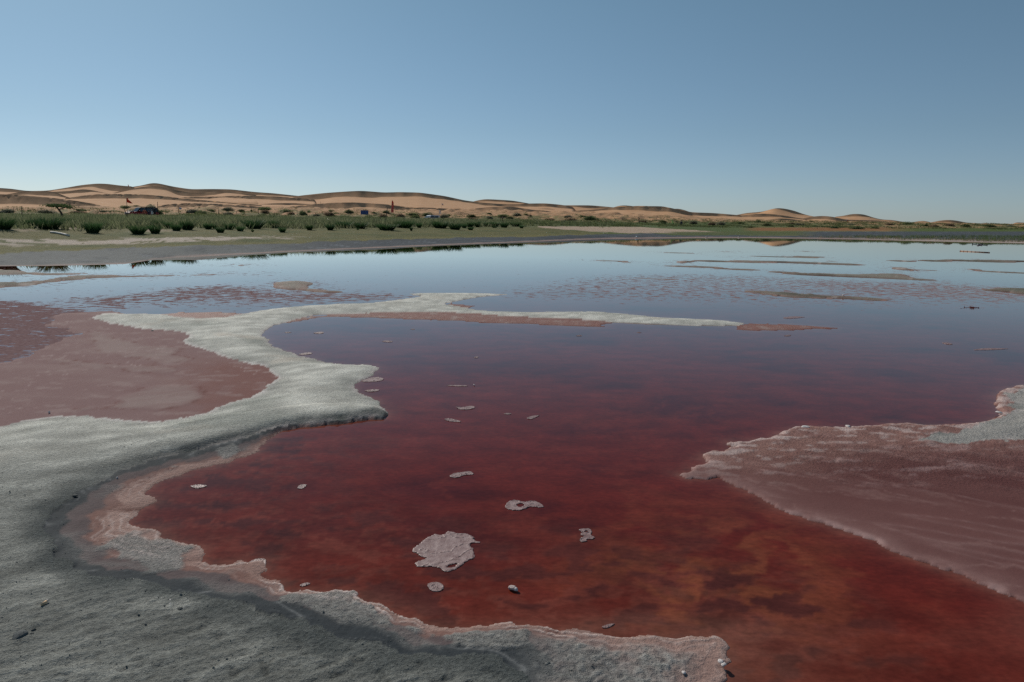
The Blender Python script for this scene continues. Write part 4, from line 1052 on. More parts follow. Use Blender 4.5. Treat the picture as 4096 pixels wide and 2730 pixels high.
TG = "dark green tussocks along the front of the meadow"
TUSS = [  # x, row of the foot, width, height, label
 (5, 917, 95, 48, "big dark grass tussock cut by the left edge of the view"),
 (195, 917, 112, 50, "largest dark grass tussock, right in front of the leaning umbrella tree"),
 (131, 911, 42, 34, "narrow tussock leaning on the left side of the largest tussock"),
 (100, 909, 22, 24, "pale thin tussock in the gap left of the largest tussock"),
 (270, 898, 42, 26, "tussock behind and right of the largest one, by the tree foot"),
 (305, 908, 20, 16, "small bluish tussock halfway between the tree foot and the fan shaped tussock"),
 (372, 932, 62, 46, "fan shaped tussock standing alone nearest the pale sand at left"),
 (418, 880, 40, 22, "round dark tussock in the meadow left of the leaning post"),
 (480, 904, 40, 22, "low dark tussock below the leaning fence post"),
 (553, 937, 74, 36, "broad tussock at the lawn edge below the red truck"),
 (621, 934, 42, 36, "upright tussock just right of the broad one below the truck"),
 (636, 911, 42, 33, "tussock at the foot of the tall thin pole"),
 (672, 914, 34, 28, "tussock right beside the tall pole's tussock"),
 (706, 924, 42, 30, "dark tussock in front of the double clump right of the pole"),
 (750, 920, 50, 40, "tall double clump right of the pole above the lawn"),
 (833, 917, 40, 26, "dark tussock alone left of a small bluish one"),
 (858, 916, 18, 18, "small bluish tussock squeezed between two dark ones"),
 (882, 932, 33, 26, "front tussock nearest the water in the left centre, above the sand strip"),
 (918, 919, 38, 27, "tussock behind and right of that front tussock above the sand strip"),
 (961, 926, 28, 22, "small ragged tussock left of the wide tussock bank"),
 (1018, 915, 86, 38, "wide dense tussock bank, broadest in the left centre"),
 (1010, 929, 13, 10, "tiny tussock on the lawn before the wide tussock bank"),
 (1097, 911, 44, 30, "bluish green tussock right of the wide tussock bank"),
 (1130, 930, 27, 22, "slanting little tussock with a long shadow on the lawn"),
 (1168, 907, 34, 20, "low dark tussock behind the slanting little one"),
 (1238, 921, 34, 22, "round tussock left of the white stick in the meadow"),
 (1321, 921, 36, 27, "tussock with a strong dark shadow below the white stick's end"),
 (1374, 911, 70, 26, "long low tussock bank starting at the white stick's end"),
 (1443, 915, 58, 26, "tussock directly below the blue board"),
 (1431, 920, 10, 8, "tiny tuft in front of the tussock below the blue board"),
 (1547, 921, 76, 28, "long dark tussock bank below the thick leaning pole"),
 (1520, 896, 38, 15, "tussock behind the long bank, left of the thick leaning pole"),
 (1617, 913, 70, 33, "tall tussock bank below the red feather banner"),
 (1677, 912, 28, 22, "tussock between the feather banner bank and the white car"),
 (1645, 924, 13, 16, "thin single tuft standing forward on the lawn below the banner"),
 (1715, 909, 16, 16, "small pale tussock right below the white car"),
 (1762, 913, 62, 30, "broad tussock below and right of the white car"),
 (1820, 919, 50, 28, "dark tussock standing forward right of the white car"),
 (1857, 913, 28, 18, "tussock just behind and right of the forward dark one"),
 (1882, 921, 23, 14, "small front tussock alone on the lawn right of the car"),
 (1880, 909, 38, 22, "tussock behind the small front one, left of the short post"),
 (1910, 909, 26, 22, "dark square tussock below the short wooden post"),
 (1920, 899, 24, 14, "tussock at the foot of the short wooden post"),
 (1944, 907, 25, 18, "round tussock midway from the short post to the dead stump"),
 (1978, 907, 42, 20, "wide tussock left of the dead stump"),
 (1978, 912, 22, 9, "flat little tussock in front of the one left of the stump"),
 (2016, 911, 32, 22, "bright tussock in front of the dead stump"),
 (2064, 906, 56, 18, "low tussock bank right of the dead stump"),
 (2086, 914, 17, 14, "last dark tussock at the right end of the row"),
 (700, 908, 30, 24, "half hidden tussock behind the double clump"),
 (1190, 905, 36, 18, "grey green tussock behind the round one left of the white stick"),
]
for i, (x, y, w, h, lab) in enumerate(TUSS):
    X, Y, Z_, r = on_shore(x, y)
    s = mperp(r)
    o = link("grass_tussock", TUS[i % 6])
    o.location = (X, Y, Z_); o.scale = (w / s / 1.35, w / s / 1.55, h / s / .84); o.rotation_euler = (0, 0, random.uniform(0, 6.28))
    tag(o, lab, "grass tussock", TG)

SG = "shrubs on the sandy hummocks"
SHRUBS = [
 (25, 850, 66, 18, "grey", "grey shrub mound at the left edge behind the thin posts"), (180, 853, 90, 18, "grey", "wide dark grey shrub mound under the tree's left side"),
 (315, 856, 78, 13, "brown", "brown lower shrub right of the umbrella tree"), (318, 845, 60, 11, "green", "green shrub cap right of the umbrella tree's crown"),
 (410, 850, 56, 12, "grey", "low grey shrub left of the red truck's front"), (506, 834, 54, 13, "green", "rounded green shrub behind the red truck's bonnet"),
 (548, 827, 32, 7, "green", "thin green shrub trailing over the pale mound behind the truck"), (606, 846, 62, 33, "grey", "tall bushy shrub towering behind the truck's cab"),
 (632, 856, 40, 18, "dark", "dark drooping edge of brush at the truck's right end"), (765, 849, 62, 15, "grey", "grey shrub right of the blue rag"),
 (805, 853, 58, 11, "green", "flat green shrub mound behind the left centre tussocks"), (845, 844, 42, 9, "green", "small green shrub above the flat mound"),
 (905, 841, 54, 15, "grey", "grey shrub dome beside the tall thin post"), (915, 862, 54, 18, "grey", "larger grey shrub dome in front of the thin post pair"),
 (967, 847, 33, 11, "dark", "dark shrub just above the short post"), (1005, 845, 12, 8, "green", "tiny green bush at a post foot"),
 (1055, 840, 64, 15, "green", "green shrub dome on the left centre ridge"), (1060, 851, 38, 13, "brown", "brown shrub under that green dome"),
 (1053, 863, 42, 8, "green", "low green mat of shrub before the brown one"), (1100, 866, 14, 8, "dark", "small dark bush right of the last left post"),
 (1150, 848, 52, 12, "green", "green shrub streak on the sandy rise left of the board"), (1165, 858, 40, 12, "brown", "brown shrub left of the grey centre mound"),
 (1215, 858, 42, 17, "dark", "dark grey shrub mound with a steep right side"), (1236, 852, 19, 12, "green", "round bush touching the dark steep mound"),
 (1262, 864, 40, 11, "grey", "flat grey shrub before the steep mound"), (1323, 863, 52, 18, "brown", "brown shrub body of the tall mound left of the board"),
 (1326, 848, 34, 10, "green", "green cap on the tall mound left of the board"), (1396, 851, 42, 13, "green", "shrub around the thin post left of the board"),
 (1495, 853, 22, 7, "green", "small green shrub at the right edge of the blue board"), (1532, 871, 44, 16, "brown", "brown shrub between the two posts right of the board"),
 (1546, 854, 36, 14, "dark", "dark shrub dome behind the thick leaning pole"), (1602, 868, 42, 16, "brown", "brown twiggy shrub right of the banner"),
 (1650, 863, 68, 15, "green", "broad green shrub ridge left of the white car"), (1662, 873, 48, 13, "green", "olive shrub mound just left of the white car's bonnet"),
 (1708, 865, 44, 17, "dark", "dark shrub dome right behind the white car's roof"), (1775, 873, 46, 18, "grey", "grey shrub mound right of the white car"),
 (1795, 866, 30, 10, "green", "small green shrub above the grey mound by the car"), (1888, 868, 40, 13, "dark", "dark green shrub on the sand above the short post"),
 (1888, 878, 46, 9, "brown", "brown shrub strip on the red sand above the short post"), (1962, 874, 36, 12, "grey", "round grey shrub left of the dead stump"),
 (1955, 856, 26, 7, "green", "green streak of shrub on the dune foot"), (2010, 865, 52, 9, "green", "flat green shrub hedge behind the dead stump"),
 (2037, 876, 40, 12, "dark", "leafy shrub right of the dead stump"), (2070, 862, 46, 13, "grey", "grey domed shrub on the slope above the low bank"),
 (2103, 859, 26, 6, "green", "thin green shrub right of the grey dome"), (2122, 866, 15, 9, "brown", "small brown bush on a pale sand cone"),
 (2285, 884, 66, 16, "brown", "brown shrub face of the dark hollow mound"), (2272, 870, 50, 10, "grey", "grey shrub on top of the hollow mound"),
 (2362, 879, 62, 17, "dark", "dark bushy shrub hanging over the mound edge"), (2330, 868, 40, 8, "green", "green shrub fringe between the two mounds"),
 (2200, 882, 60, 10, "brown", "low brown shrub on the tan mound left of the hollow"), (2570, 890, 60, 10, "brown", "brown scrub on the low mound right of the thick post"),
 (2650, 888, 42, 8, "green", "green scrub cap on the pale mound left of the walkers"), (2655, 895, 26, 7, "dark", "small dark scrub in front of the walkers' mound"),
 (2770, 894, 38, 13, "grey", "grey shrub dome right of the walkers"), (2846, 901, 44, 15, "brown", "brown shrub mound in the middle right"),
 (2882, 902, 50, 17, "grey", "green grey shrub mound beside the brown one"), (2960, 894, 40, 10, "green", "shrub on the sand at the foot of the tall right dune"),
 (3032, 888, 22, 9, "dark", "dark little shrub below the tall right dune"), (3000, 912, 34, 10, "green", "bright green shrub at the rusty bank"),
 (3070, 905, 46, 14, "dark", "dark shrub tongue on the slope before the rusty bank"), (3160, 908, 34, 12, "green", "green shrub above the rusty bank's middle"),
 (3165, 898, 30, 9, "brown", "brown shrub above that green one"), (3205, 902, 50, 11, "grey", "grey violet shrub under the rounded dune"),
 (3260, 907, 34, 9, "green", "small green shrub left of the lone dark post"), (3245, 888, 22, 8, "green", "little shrub at the foot of the rounded dune"),
 (3340, 914, 40, 10, "dark", "dark green shrub right of the lone dark post"), (3425, 917, 62, 13, "dark", "wide dark shrub at the start of the green strip"),
 (3405, 901, 44, 10, "grey", "grey shrub below the little red flag"), (3500, 915, 44, 10, "green", "green shrub in the strip's left third"),
 (3560, 900, 40, 9, "brown", "brown scrub below the domed dune"), (3632, 897, 46, 11, "green", "shrub on the hump under the skyline gap"),
 (3705, 906, 24, 11, "dark", "round dark bush under the smooth dune"), (3740, 908, 42, 12, "brown", "brown bushes right of the round dark bush"),
 (3800, 905, 44, 12, "brown", "brown scrub face under the smooth dune"), (3860, 907, 40, 12, "green", "green scrub under the smooth dune's tail"),
 (3958, 907, 50, 11, "green", "green scrub mound near the right edge"), (4040, 908, 40, 9, "grey", "last scrub mound by the right edge")]
random.seed(5)
for i, (x, y, w, h, kind, lab) in enumerate(SHRUBS):
    X, Y, Z_, r = on_shore(x, y, 75)
    s = mperp(r)
    o = link("desert_shrub", SHR[kind][i % 3])
    o.location = (X, Y, Z_ - .08); o.scale = (w / s / 1.3, w / s / 1.3, 1.1 * h / s / .80); o.rotation_euler = (0, 0, random.uniform(0, 6.28))
    tag(o, lab, "shrub", SG)

# meadow grass, low creeping plants and reeds: nobody could count them
def scatter_blades(name, pts, hrange, nb, c0, c1, w, label, spread=.25, lean=.5):
    vs, fs, cs = [], [], []
    for (X, Y, Z_, k) in pts:
        g0 = random.random()
        for _ in range(nb):
            a = random.uniform(0, 6.28); q = spread * random.random()
            h = random.uniform(*hrange) * k
            g = min(1, max(0, g0 + random.uniform(-.25, .25)))
            t = [c0[j] * (1 - g) + c1[j] * g for j in range(3)]
            b_ = [v * .8 for v in t]
            o_ = random.uniform(.1, lean)
            blade(vs, fs, cs, (X + q * math.cos(a), Y + q * math.sin(a), Z_ - .03), (o_ * math.cos(a), o_ * math.sin(a)), h, w * random.uniform(.7, 1.3), b_, t, 2)
    me = mesh_from(name, vs, fs, cs); me.materials.append(herb_leaf)
    o = link(name, me); tag(o, label, "grass", None, 'stuff')
    return o
class ShoreCol:
    """fast ground lookup along columns"""
    cache = {}
    @classmethod
    def get(c, x, r):
        j = int(np.clip(round((x + 1700) / 8.0), 0, len(fx) - 1))
        rr = FRr[:, j]; i = int(np.clip(np.searchsorted(rr, r), 0, NR - 1))
        return FX[i, j], FY[i, j], FZ[i, j], FROW[i, j]
random.seed(11)
pts = []
while len(pts) < 12500:
    x = random.uniform(-900, 2450); r = random.uniform(26, 140) if random.random() < .6 else random.uniform(26, 75)
    X, Y, Z_, rw = ShoreCol.get(x, r)
    lim = 919 - 8 * sstep(900, 2000, x)
    q_ = rw - float(belt(x)); dens = float(sstep(lim + 3, lim - 9, rw)) * float(sstep(-9, 2, q_) * .85 + .15 * sstep(-30, -9, q_)) * (1 if x < 2050 else .35)
    nn = float(perlin(X * .35, Y * .35, 501))
    if random.random() < dens * (.55 + .9 * max(-.5, nn)):
        k = (1.0 if q_ > 2 else .6) * min(1.0, .45 + r / 110)
        pts.append((X + random.uniform(-.3, .3), Y + random.uniform(-.4, .4), Z_, k * (.75 + .6 * max(0, nn)) * (1.25 if q_ > 22 else 1)))
scatter_blades("meadow_grass", pts, (.28, .62), 9, (.085, .115, .055), (.235, .245, .14), .06, "grey green meadow growth filling the bank behind the tussocks", .38, .6)
pts = []
while len(pts) < 5200:
    x = random.uniform(2050, 4700); r = random.uniform(75, 215)
    X, Y, Z_, rw = ShoreCol.get(x, r)
    lo = float(np.interp(x, [2050, 2500, 2800, 2900, 3100, 3400, 4100, 4700], [906, 908, 910, 914, 911, 915, 921, 921]))
    hi = float(np.interp(x, [2050, 2500, 3000, 3500, 4700], [893, 892, 893, 899, 900]))
    d = float(sstep(lo + 1, lo - 3, rw)) * (float(sstep(hi - 12, hi, rw)) * .85 + .15)
    nn = float(perlin(X * .16, Y * .16, 505)) + .5 * float(perlin(X * .5, Y * .5, 507))
    if rw > 868 and random.random() < d * (.4 + 1.2 * max(-.33, nn)):
        pts.append((X + random.uniform(-.4, .4), Y + random.uniform(-.6, .6), Z_, .7 + .5 * max(0, nn)))
n0_ = len(pts)
while len(pts) < n0_ + 4200:          # and over the hummocks behind the left hand meadow
    x = random.uniform(-900, 2200); r = random.uniform(75, 190)
    X, Y, Z_, rw = ShoreCol.get(x, r)
    q_ = rw - float(belt(x))
    if q_ < -32 or q_ > 6: continue
    nn = float(perlin(X * .10, Y * .10, 515)) + .6 * float(perlin(X * .3, Y * .3, 517))
    if random.random() < (.15 + .85 * float(sstep(-30, 0, q_))) * float(sstep(-.1, .35, nn)):
        pts.append((X + random.uniform(-.4, .4), Y + random.uniform(-.5, .5), Z_, .6 + .5 * max(0, nn)))
scatter_blades("creeping_plants", pts, (.2, .5), 8, (.090, .130, .050), (.20, .22, .10), .10, "low green creeping plants over the sandy hummocks and right hand bank", .55, .9)
random.seed(13); pts_g, pts_t = [], []
for _ in range(6500):
    x = random.uniform(3150, 5000); w = float(w_dist(x)); yb = random.uniform(946, 970 if x > 3600 else 962)
    yw = float(np.interp(x, WL[:, 0], WL[:, 1]))
    if yb > yw - 2.5: continue
    if x < 3420 and random.random() > (x - 3150) / 330: continue
    r = float(np.interp(-yb, -np.array([yw, *[np.interp(x, KX, KY[:, j]) for j in range(3)]]), np.array([w, *[np.interp(x, KX, KR[:, j]) for j in range(3)]])))
    X, Y, Z_, rw = ShoreCol.get(x, r)
    f = (yw - yb) / 22.0
    if float(perlin(X * .4, Y * .4, 509)) < -.25: continue
    (pts_g if random.random() < .15 + .8 * f else pts_t).append((X + random.uniform(-.2, .2), Y, Z_, 1.0))
scatter_blades("green_reeds", pts_g, (.18, .46), 5, (.06, .10, .04), (.14, .17, .075), .03, "thin fringe of green reeds on the right hand shore", .25, .3)
scatter_blades("dry_reeds", pts_t, (.08, .24), 5, (.26, .18, .11), (.40, .31, .22), .03, "short straw coloured reed stubble at the right waterline", .25, .35)
# scattered lawn tufts so that the short grass is not a painted sheet
random.seed(17); pts = []
while len(pts) < 3500:
    x = random.uniform(-800, 2500); r = random.uniform(18, 80)
    X, Y, Z_, rw = ShoreCol.get(x, r)
    mgx = float(np.interp(x, MG[:, 0], MG[:, 1]))
    if rw > mgx - 2 or rw < 912: continue
    su = float(np.interp(x, [0, 435, 740, 1024, 1300], [957, 955, 948, 944, 945])); sl = float(np.interp(x, [0, 260, 520, 800, 1024, 1300], [984, 980, 976, 966, 958, 951]))
    if x < 1200 and su < rw < sl and random.random() < .93: continue
    pts.append((X, Y, Z_, 1.0))
scatter_blades("lawn_grass", pts, (.02, .05), 6, (.17, .16, .075), (.25, .225, .11), .03, "short olive grass of the lawn along the shore", .3, .9)

# ------------------------------------------------------------------ the leaning umbrella tree
bark = simple_mat("bark", (.075, .05, .035), .9, .35, 9, bump=.4)
tX, tY, tZ, tr = on_shore(251, 876)
ts = mperp(tr)
tree = empty("umbrella_tree", (tX, tY, tZ))
tag(tree, "crooked tree with a flat umbrella crown leaning left over the meadow", "tree")
mb = MB()
def tp(px, py, dy=0.0): return ((px - 251) / ts, dy, (876 - py) / ts)
mb.tube([tp(251, 880), tp(251, 868), tp(247, 853), tp(240, 842), tp(232, 832), tp(226, 825)], [.13, .12, .11, .10, .085, .05], 8)
mb.build("trunk", bark, tree, True)
mb = MB()
for a, b_, dy in (((232, 832), (268, 822), .3), ((226, 826), (200, 822), -.2), ((228, 828), (248, 818), -.4), ((240, 840), (282, 828), .1)):
    mb.tube([tp(*a), tp((a[0] + b_[0]) / 2, (a[1] + b_[1]) / 2 - 1, dy / 2), tp(*b_, dy)], [.06, .045, .02], 6)
mb.build("limb", bark, tree, True)
random.seed(3); vs, fs, cs = [], [], []
for i in range(1700):
    t = random.random(); px = 196 + 94 * t
    top = np.interp(px, [196, 215, 235, 262, 292], [827, 820, 819, 820, 829]); bot = np.interp(px, [196, 215, 240, 270, 292], [830, 830, 831, 833, 836])
    py = top + (bot - top) * random.random() ** 1.2 + random.gauss(0, 1)
    if perlin(px * .15, py * .3, 77) < -.25: continue
    p = Vector(tp(px, py, random.gauss(0, .55))); s = random.uniform(.05, .11)
    d = Vector((random.gauss(0, 1), random.gauss(0, 1), random.gauss(0, 1))).normalized(); q = d.orthogonal().normalized(); w_ = d.cross(q)
    k = len(vs); g = random.random(); c = (.035 + .05 * g, .06 + .06 * g, .022 + .025 * g)
    vs += [p - q * s, p + w_ * s * .5, p + q * s, p - w_ * s * .5]; cs += [c] * 4; fs.append((k, k + 1, k + 2, k + 3))
me = mesh_from("crown", vs, fs, cs); me.materials.append(herb_leaf); link("crown", me, (), tree)

# ------------------------------------------------------------------ fence posts and poles
wood = simple_mat("weathered_wood", (.10, .085, .07), .9, .4, 14, bump=.3)
darkwood = simple_mat("dark_post", (.028, .025, .024), .85, .4, 14)
PG = "fence posts scattered through the meadow"
POSTS = [  # x top, y top, x foot, y foot, thickness px, distance, dark, label
 (53, 826, 53, 851, 1.6, 128, 0, "thin post at far left behind the thick black one"), (87, 825, 88, 872, 3.2, 95, 1, "thick straight black post at the far left"),
 (116, 833, 116, 842, 1.4, 140, 0, "tiny post left of the umbrella tree's crown"), (295, 833, 297, 858, 1.8, 122, 1, "thin dark post right of the umbrella tree"),
 (496, 835, 510, 874, 2.6, 100, 1, "black post leaning left in front of the truck's bonnet"), (630, 808, 632, 880, 2.2, 92, 1, "tallest thin pole at the right end of the red truck"),
 (649, 843, 657, 866, 1.5, 116, 0, "slim post leaning left just right of the tall pole"), (712, 824, 715, 853, 2.0, 125, 1, "dark post with a blue rag behind it"),
 (874, 831, 875, 862, 2.0, 118, 1, "taller post of the left centre pair by the grey dome"), (945, 845, 946, 862, 2.0, 118, 1, "short post right of the larger grey shrub dome"),
 (1005, 832, 1006, 850, 1.6, 130, 0, "slim post on the sand left of the green dome"), (1034, 834, 1034, 856, 2.0, 125, 1, "straight dark post beside the green dome"),
 (1098, 848, 1098, 860, 1.6, 128, 0, "short thin post before the shadowed hummock"), (1188, 841, 1189, 861, 1.8, 124, 1, "thin post left of the dark steep mound"),
 (1282, 807, 1282, 817, 1.0, 205, 0, "hair thin stake on the dune brink left of the blue board"), (1394, 838, 1395, 860, 2.2, 122, 1, "post in the shrub just left of the blue board"),
 (1524, 853, 1523, 884, 2.4, 100, 1, "straight dark post right of the blue board"), (1549, 833, 1542, 889, 3.0, 95, 0, "thick grey pole leaning right, tallest near the blue board"),
 (1736, 868, 1736, 888, 2.2, 110, 1, "black post in front of the white car's tail"), (1911, 873, 1910, 888, 2.0, 112, 1, "short wooden post above the square tussock"),
 (2064, 857, 2064, 869, 1.5, 140, 0, "thin post on the slope behind the grey domed shrub"), (2126, 868, 2125, 886, 1.5, 125, 0, "thin post below the small brown bush"),
 (2123, 852, 2123, 862, 1.0, 160, 0, "faint stake behind the pale sand cone"), (2247, 882, 2246, 895, 1.4, 125, 0, "upright stake left of the first leaning stick"),
 (2263, 880, 2253, 894, 1.8, 125, 1, "stick leaning right at the dark hollow mound"), (2335, 880, 2335, 892, 1.3, 128, 0, "short stake right of the hollow mound"),
 (2356, 885, 2349, 893, 1.4, 128, 0, "small stick leaning right on the green bank"), (2425, 874, 2424, 895, 1.8, 128, 1, "straight post left of the slanting middle post"),
 (2464, 876, 2458, 891, 2.0, 130, 1, "slanting post between two straight ones"), (2489, 872, 2489, 885, 1.1, 150, 0, "faint post behind the slanting middle post"),
 (2516, 882, 2516, 893, 1.4, 132, 0, "thin post left of the thick black one"), (2556, 870, 2557, 893, 3.2, 132, 1, "thick black post in the middle right"),
 (2631, 863, 2631, 872, 1.0, 190, 0, "faint stake on the dune foot left of the walkers"), (2583, 863, 2583, 871, 1.0, 190, 0, "fainter stake on the dune foot above the thick post"),
 (2699, 881, 2713, 894, 1.6, 140, 1, "dark stick slanting between the two walkers"), (3270, 905, 3269, 916, 1.8, 145, 1, "lone dark post above the rusty bank"),
 (3773, 917, 3773, 923, 1.6, 130, 1, "stub of a post at the lower edge of the right green strip")]
def far_post(x0, y0, x1, y1, w, r, dark, lab):
    if r < 180: r = on_shore(x1, y1)[3]
    a = Vector([float(v) for v in at_dist(x1, y1, r)]); t = Vector([float(v) for v in at_dist(x0, y0, r)])
    gz = ShoreCol.get(x1, r)[2]
    if a.z > gz - .1:
        d = (t - a).normalized(); a = a - d * ((a.z - gz + .15) / max(d.z, .4))
    rd = max(w / mperp(r) / 2, .02)
    mb = MB(); d = t - a
    pts = [Vector((0, 0, 0)), d * .35 + Vector((random.gauss(0, .012), 0, 0)), d * .7 + Vector((random.gauss(0, .015), 0, 0)), d]
    mb.tube(pts, [rd * 1.08, rd, rd * .95, rd * .85], 7)
    o = mb.build("fence_post", darkwood if dark else wood, None, True)
    o.location = a
    tag(o, lab, "post", PG)
for p in POSTS: far_post(*p)
# dead stump
sX, sY, sZ, sr = on_shore(2011, 893, 60); ss = mperp(sr)
mb = MB()
def st(px, py, dy=0): return ((px - 2011) / ss, dy, (893 - py) / ss)
mb.tube([st(2012, 896), st(2011, 885), st(2009, 876), st(2012, 868), st(2014, 866)], [.10, .085, .075, .06, .03], 7)
mb.tube([st(2013, 894), st(2015, 888), st(2016, 882)], [.06, .05, .03], 6)
mb.tube([st(2010, 877), st(2006, 871), st(1999, 870)], [.05, .04, .015], 6)
o = mb.build("dead_stump", simple_mat("dead_wood", (.10, .055, .035), .9, .3, 12), None, True); o.location = (sX, sY, sZ)
tag(o, "forked reddish dead stump sticking out of the tussocks", "tree stump")

# white sticks and the floating bamboo
def stick(name, pts_px, r_list, rad, mat_, lab, cat, z=None):
    P3 = []
    for (x, y) in pts_px:
        X, Y, Z_, r = on_shore(x, y)
        P3.append(Vector((X, Y, Z_ + rad)))
    c = P3[0].copy(); mb = MB(); mb.tube([p - c for p in P3], rad, 8)
    o = mb.build(name, mat_, None, True); o.location = c
    return tag(o, lab, cat)
pale_stick = simple_mat("bleached_stick", (.62, .58, .52), .7, .2, 10)
stick("bleached_stick", [(202, 933), (222, 935), (245, 939), (262, 943), (276, 947)], None, .045, pale_stick, "curved bleached stick lying on the lawn before the largest tussock", "stick")
X0, Y0, Z0 = [float(v) for v in at_dist(1308, 876, 84)]; X1, Y1, Z1 = [float(v) for v in at_dist(1341, 889, 80)]
mb = MB(); v0 = Vector((X0, Y0, Z0)); v1 = Vector((X1, Y1, Z1))
mb.tube([Vector((0, 0, 0)), (v1 - v0) * .4 + Vector((0, 0, -.03)), (v1 - v0) * 1.25], [.03, .045, .04], 7)
o = mb.build("white_stick", pale_stick, None, True); o.location = v0
tag(o, "straight white stick slanting through the meadow left of the blue board", "stick")
bam = simple_mat("bamboo", (.34, .21, .14), .55, .3, 6)
bx0, by0 = at_z(3841, 1006); bx1, by1 = at_z(3958, 1012)
rt = empty("bamboo_pole", (float(bx0), float(by0), .012), math.atan2(float(by1 - by0), float(bx1 - bx0)))
tag(rt, "brown bamboo pole floating on the water below the drone", "pole")
ln = math.hypot(float(bx1 - bx0), float(by1 - by0)); mb = MB()
mb.tube([(0, 0, .012), (ln * .5, 0, 0), (ln, 0, .004)], [.028, .034, .032], 10); mb.build("cane", bam, rt, True)
for t in (0.005, .13, .26, .40, .53, .67, .82, .995):
    mb = MB(); mb.tube([(ln * t - .02, 0, .012 * (1 - t)), (ln * t + .012, 0, .012 * (1 - t))], .036, 10)
    mb.build("joint", simple_mat("bamboo_joint", (.20, .12, .085), .6, .2, 6) if t == .005 else bpy.data.materials["bamboo_joint"], rt, True)

# ------------------------------------------------------------------ blue board, flags, banners
blue = simple_mat("board_blue", (.022, .060, .205), .55, .15, 3); steel = simple_mat("grey_steel", (.25, .25, .26), .5, .1, 10, metal=.6)
pale_blue = simple_mat("faded_lettering", (.10, .16, .34), .6, .2, 5)
bX, bY, bZ = [float(v) for v in at_dist(1458, 852, 138)]; bs = mperp(138)
rt = empty("notice_board", (bX, bY, bZ - 26 / bs), -math.atan2(bX, bY))
tag(rt, "blue notice board on posts in front of the pale dune foot", "notice board")
bw, bh, b0 = 29.5 / bs, 19.5 / bs, 16.2 / bs
mb = MB(); mb.box((0, 0, b0 + bh / 2), (bw, .05, bh)); mb.build("panel", blue, rt, bevel=.006)
for sx in (-1, 1):
    mb = MB(); mb.tube([(sx * bw * .46, .06, -1.2), (sx * bw * .46, .06, b0 + bh * .97)], .03, 8); mb.build("post", steel, rt, True)
mb = MB()
for j in range(7):
    for s_, e_ in ((-.44, -.04), (.03, .40 - .12 * (j == 6))):
        mb.box(((s_ + e_) / 2 * bw, -.028, b0 + bh * (.88 - j * .115)), ((e_ - s_) * bw, .004, .022))
mb.build("text_line", pale_blue, rt)
mb = MB()
for z in (b0, b0 + bh): mb.box((0, -.004, z), (bw + .04, .07, .035))
for sx in (-1, 1): mb.box((sx * (bw / 2 + .003), -.004, b0 + bh / 2), (.035, .068, bh - .03))
mb.build("frame", simple_mat("board_frame", (.018, .045, .15), .5, .1, 5), rt)

orange = simple_mat("orange_cloth", (.52, .085, .032), .8, .2, 3); redc = simple_mat("red_cloth", (.50, .055, .035), .8, .2, 3); whitec = simple_mat("white_cloth", (.72, .68, .64), .8, .1, 3)
for m_ in (orange, redc, whitec):
    nt = m_.node_tree; b = nt.nodes["Principled BSDF"]; out = nt.nodes["Material Output"]
    tr = nt.nodes.new("ShaderNodeBsdfTranslucent"); mx = nt.nodes.new("ShaderNodeMixShader"); mx.inputs["Fac"].default_value = .45
    src = b.inputs["Base Color"].links[0].from_socket; nt.links.new(src, tr.inputs["Color"])
    nt.links.new(b.outputs[0], mx.inputs[1]); nt.links.new(tr.outputs[0], mx.inputs[2]); nt.links.new(mx.outputs[0], out.inputs["Surface"])

def cloth(name, outline_rows, mat_, parent, wave=.05, thick=.006):
    """outline_rows: list of (z, x_left, x_right) from top down; a rippled sheet with thickness"""
    n = 7; vs, fs = [], []
    for side in (0, 1):
        for i, (z, a, b_) in enumerate(outline_rows):
            for k in range(n):
                t = k / (n - 1); x = a + (b_ - a) * t
                y = wave * math.sin(t * 5 + i * .9) * t + (thick if side else 0)
                vs.append((x, y, z - (.06 * t * abs(b_ - a))))
    m = len(outline_rows) * n
    for i in range(len(outline_rows) - 1):
        for k in range(n - 1):
            q = (i * n + k, i * n + k + 1, (i + 1) * n + k + 1, (i + 1) * n + k)
            fs.append(q); fs.append(tuple(v + m for v in q[::-1]))
    edge = [k for k in range(n)] + [i * n + n - 1 for i in range(1, len(outline_rows))] + [(len(outline_rows) - 1) * n + k for k in range(n - 2, -1, -1)] + [i * n for i in range(len(outline_rows) - 2, 0, -1)]
    for a, b_ in zip(edge, edge[1:] + edge[:1]): fs.append((b_, a, a + m, b_ + m))
    return link(name, mesh_from(name, vs, fs, smooth=True), mat_, parent)

def flag_at(name, x, y_foot, r, label, cat, sink=.4):
    X, Y, Z_ = [float(v) for v in at_dist(x, y_foot, r)]
    rt = empty(name, (X, Y, Z_), -math.atan2(X, Y)); tag(rt, label, cat)
    return rt, mperp(r)
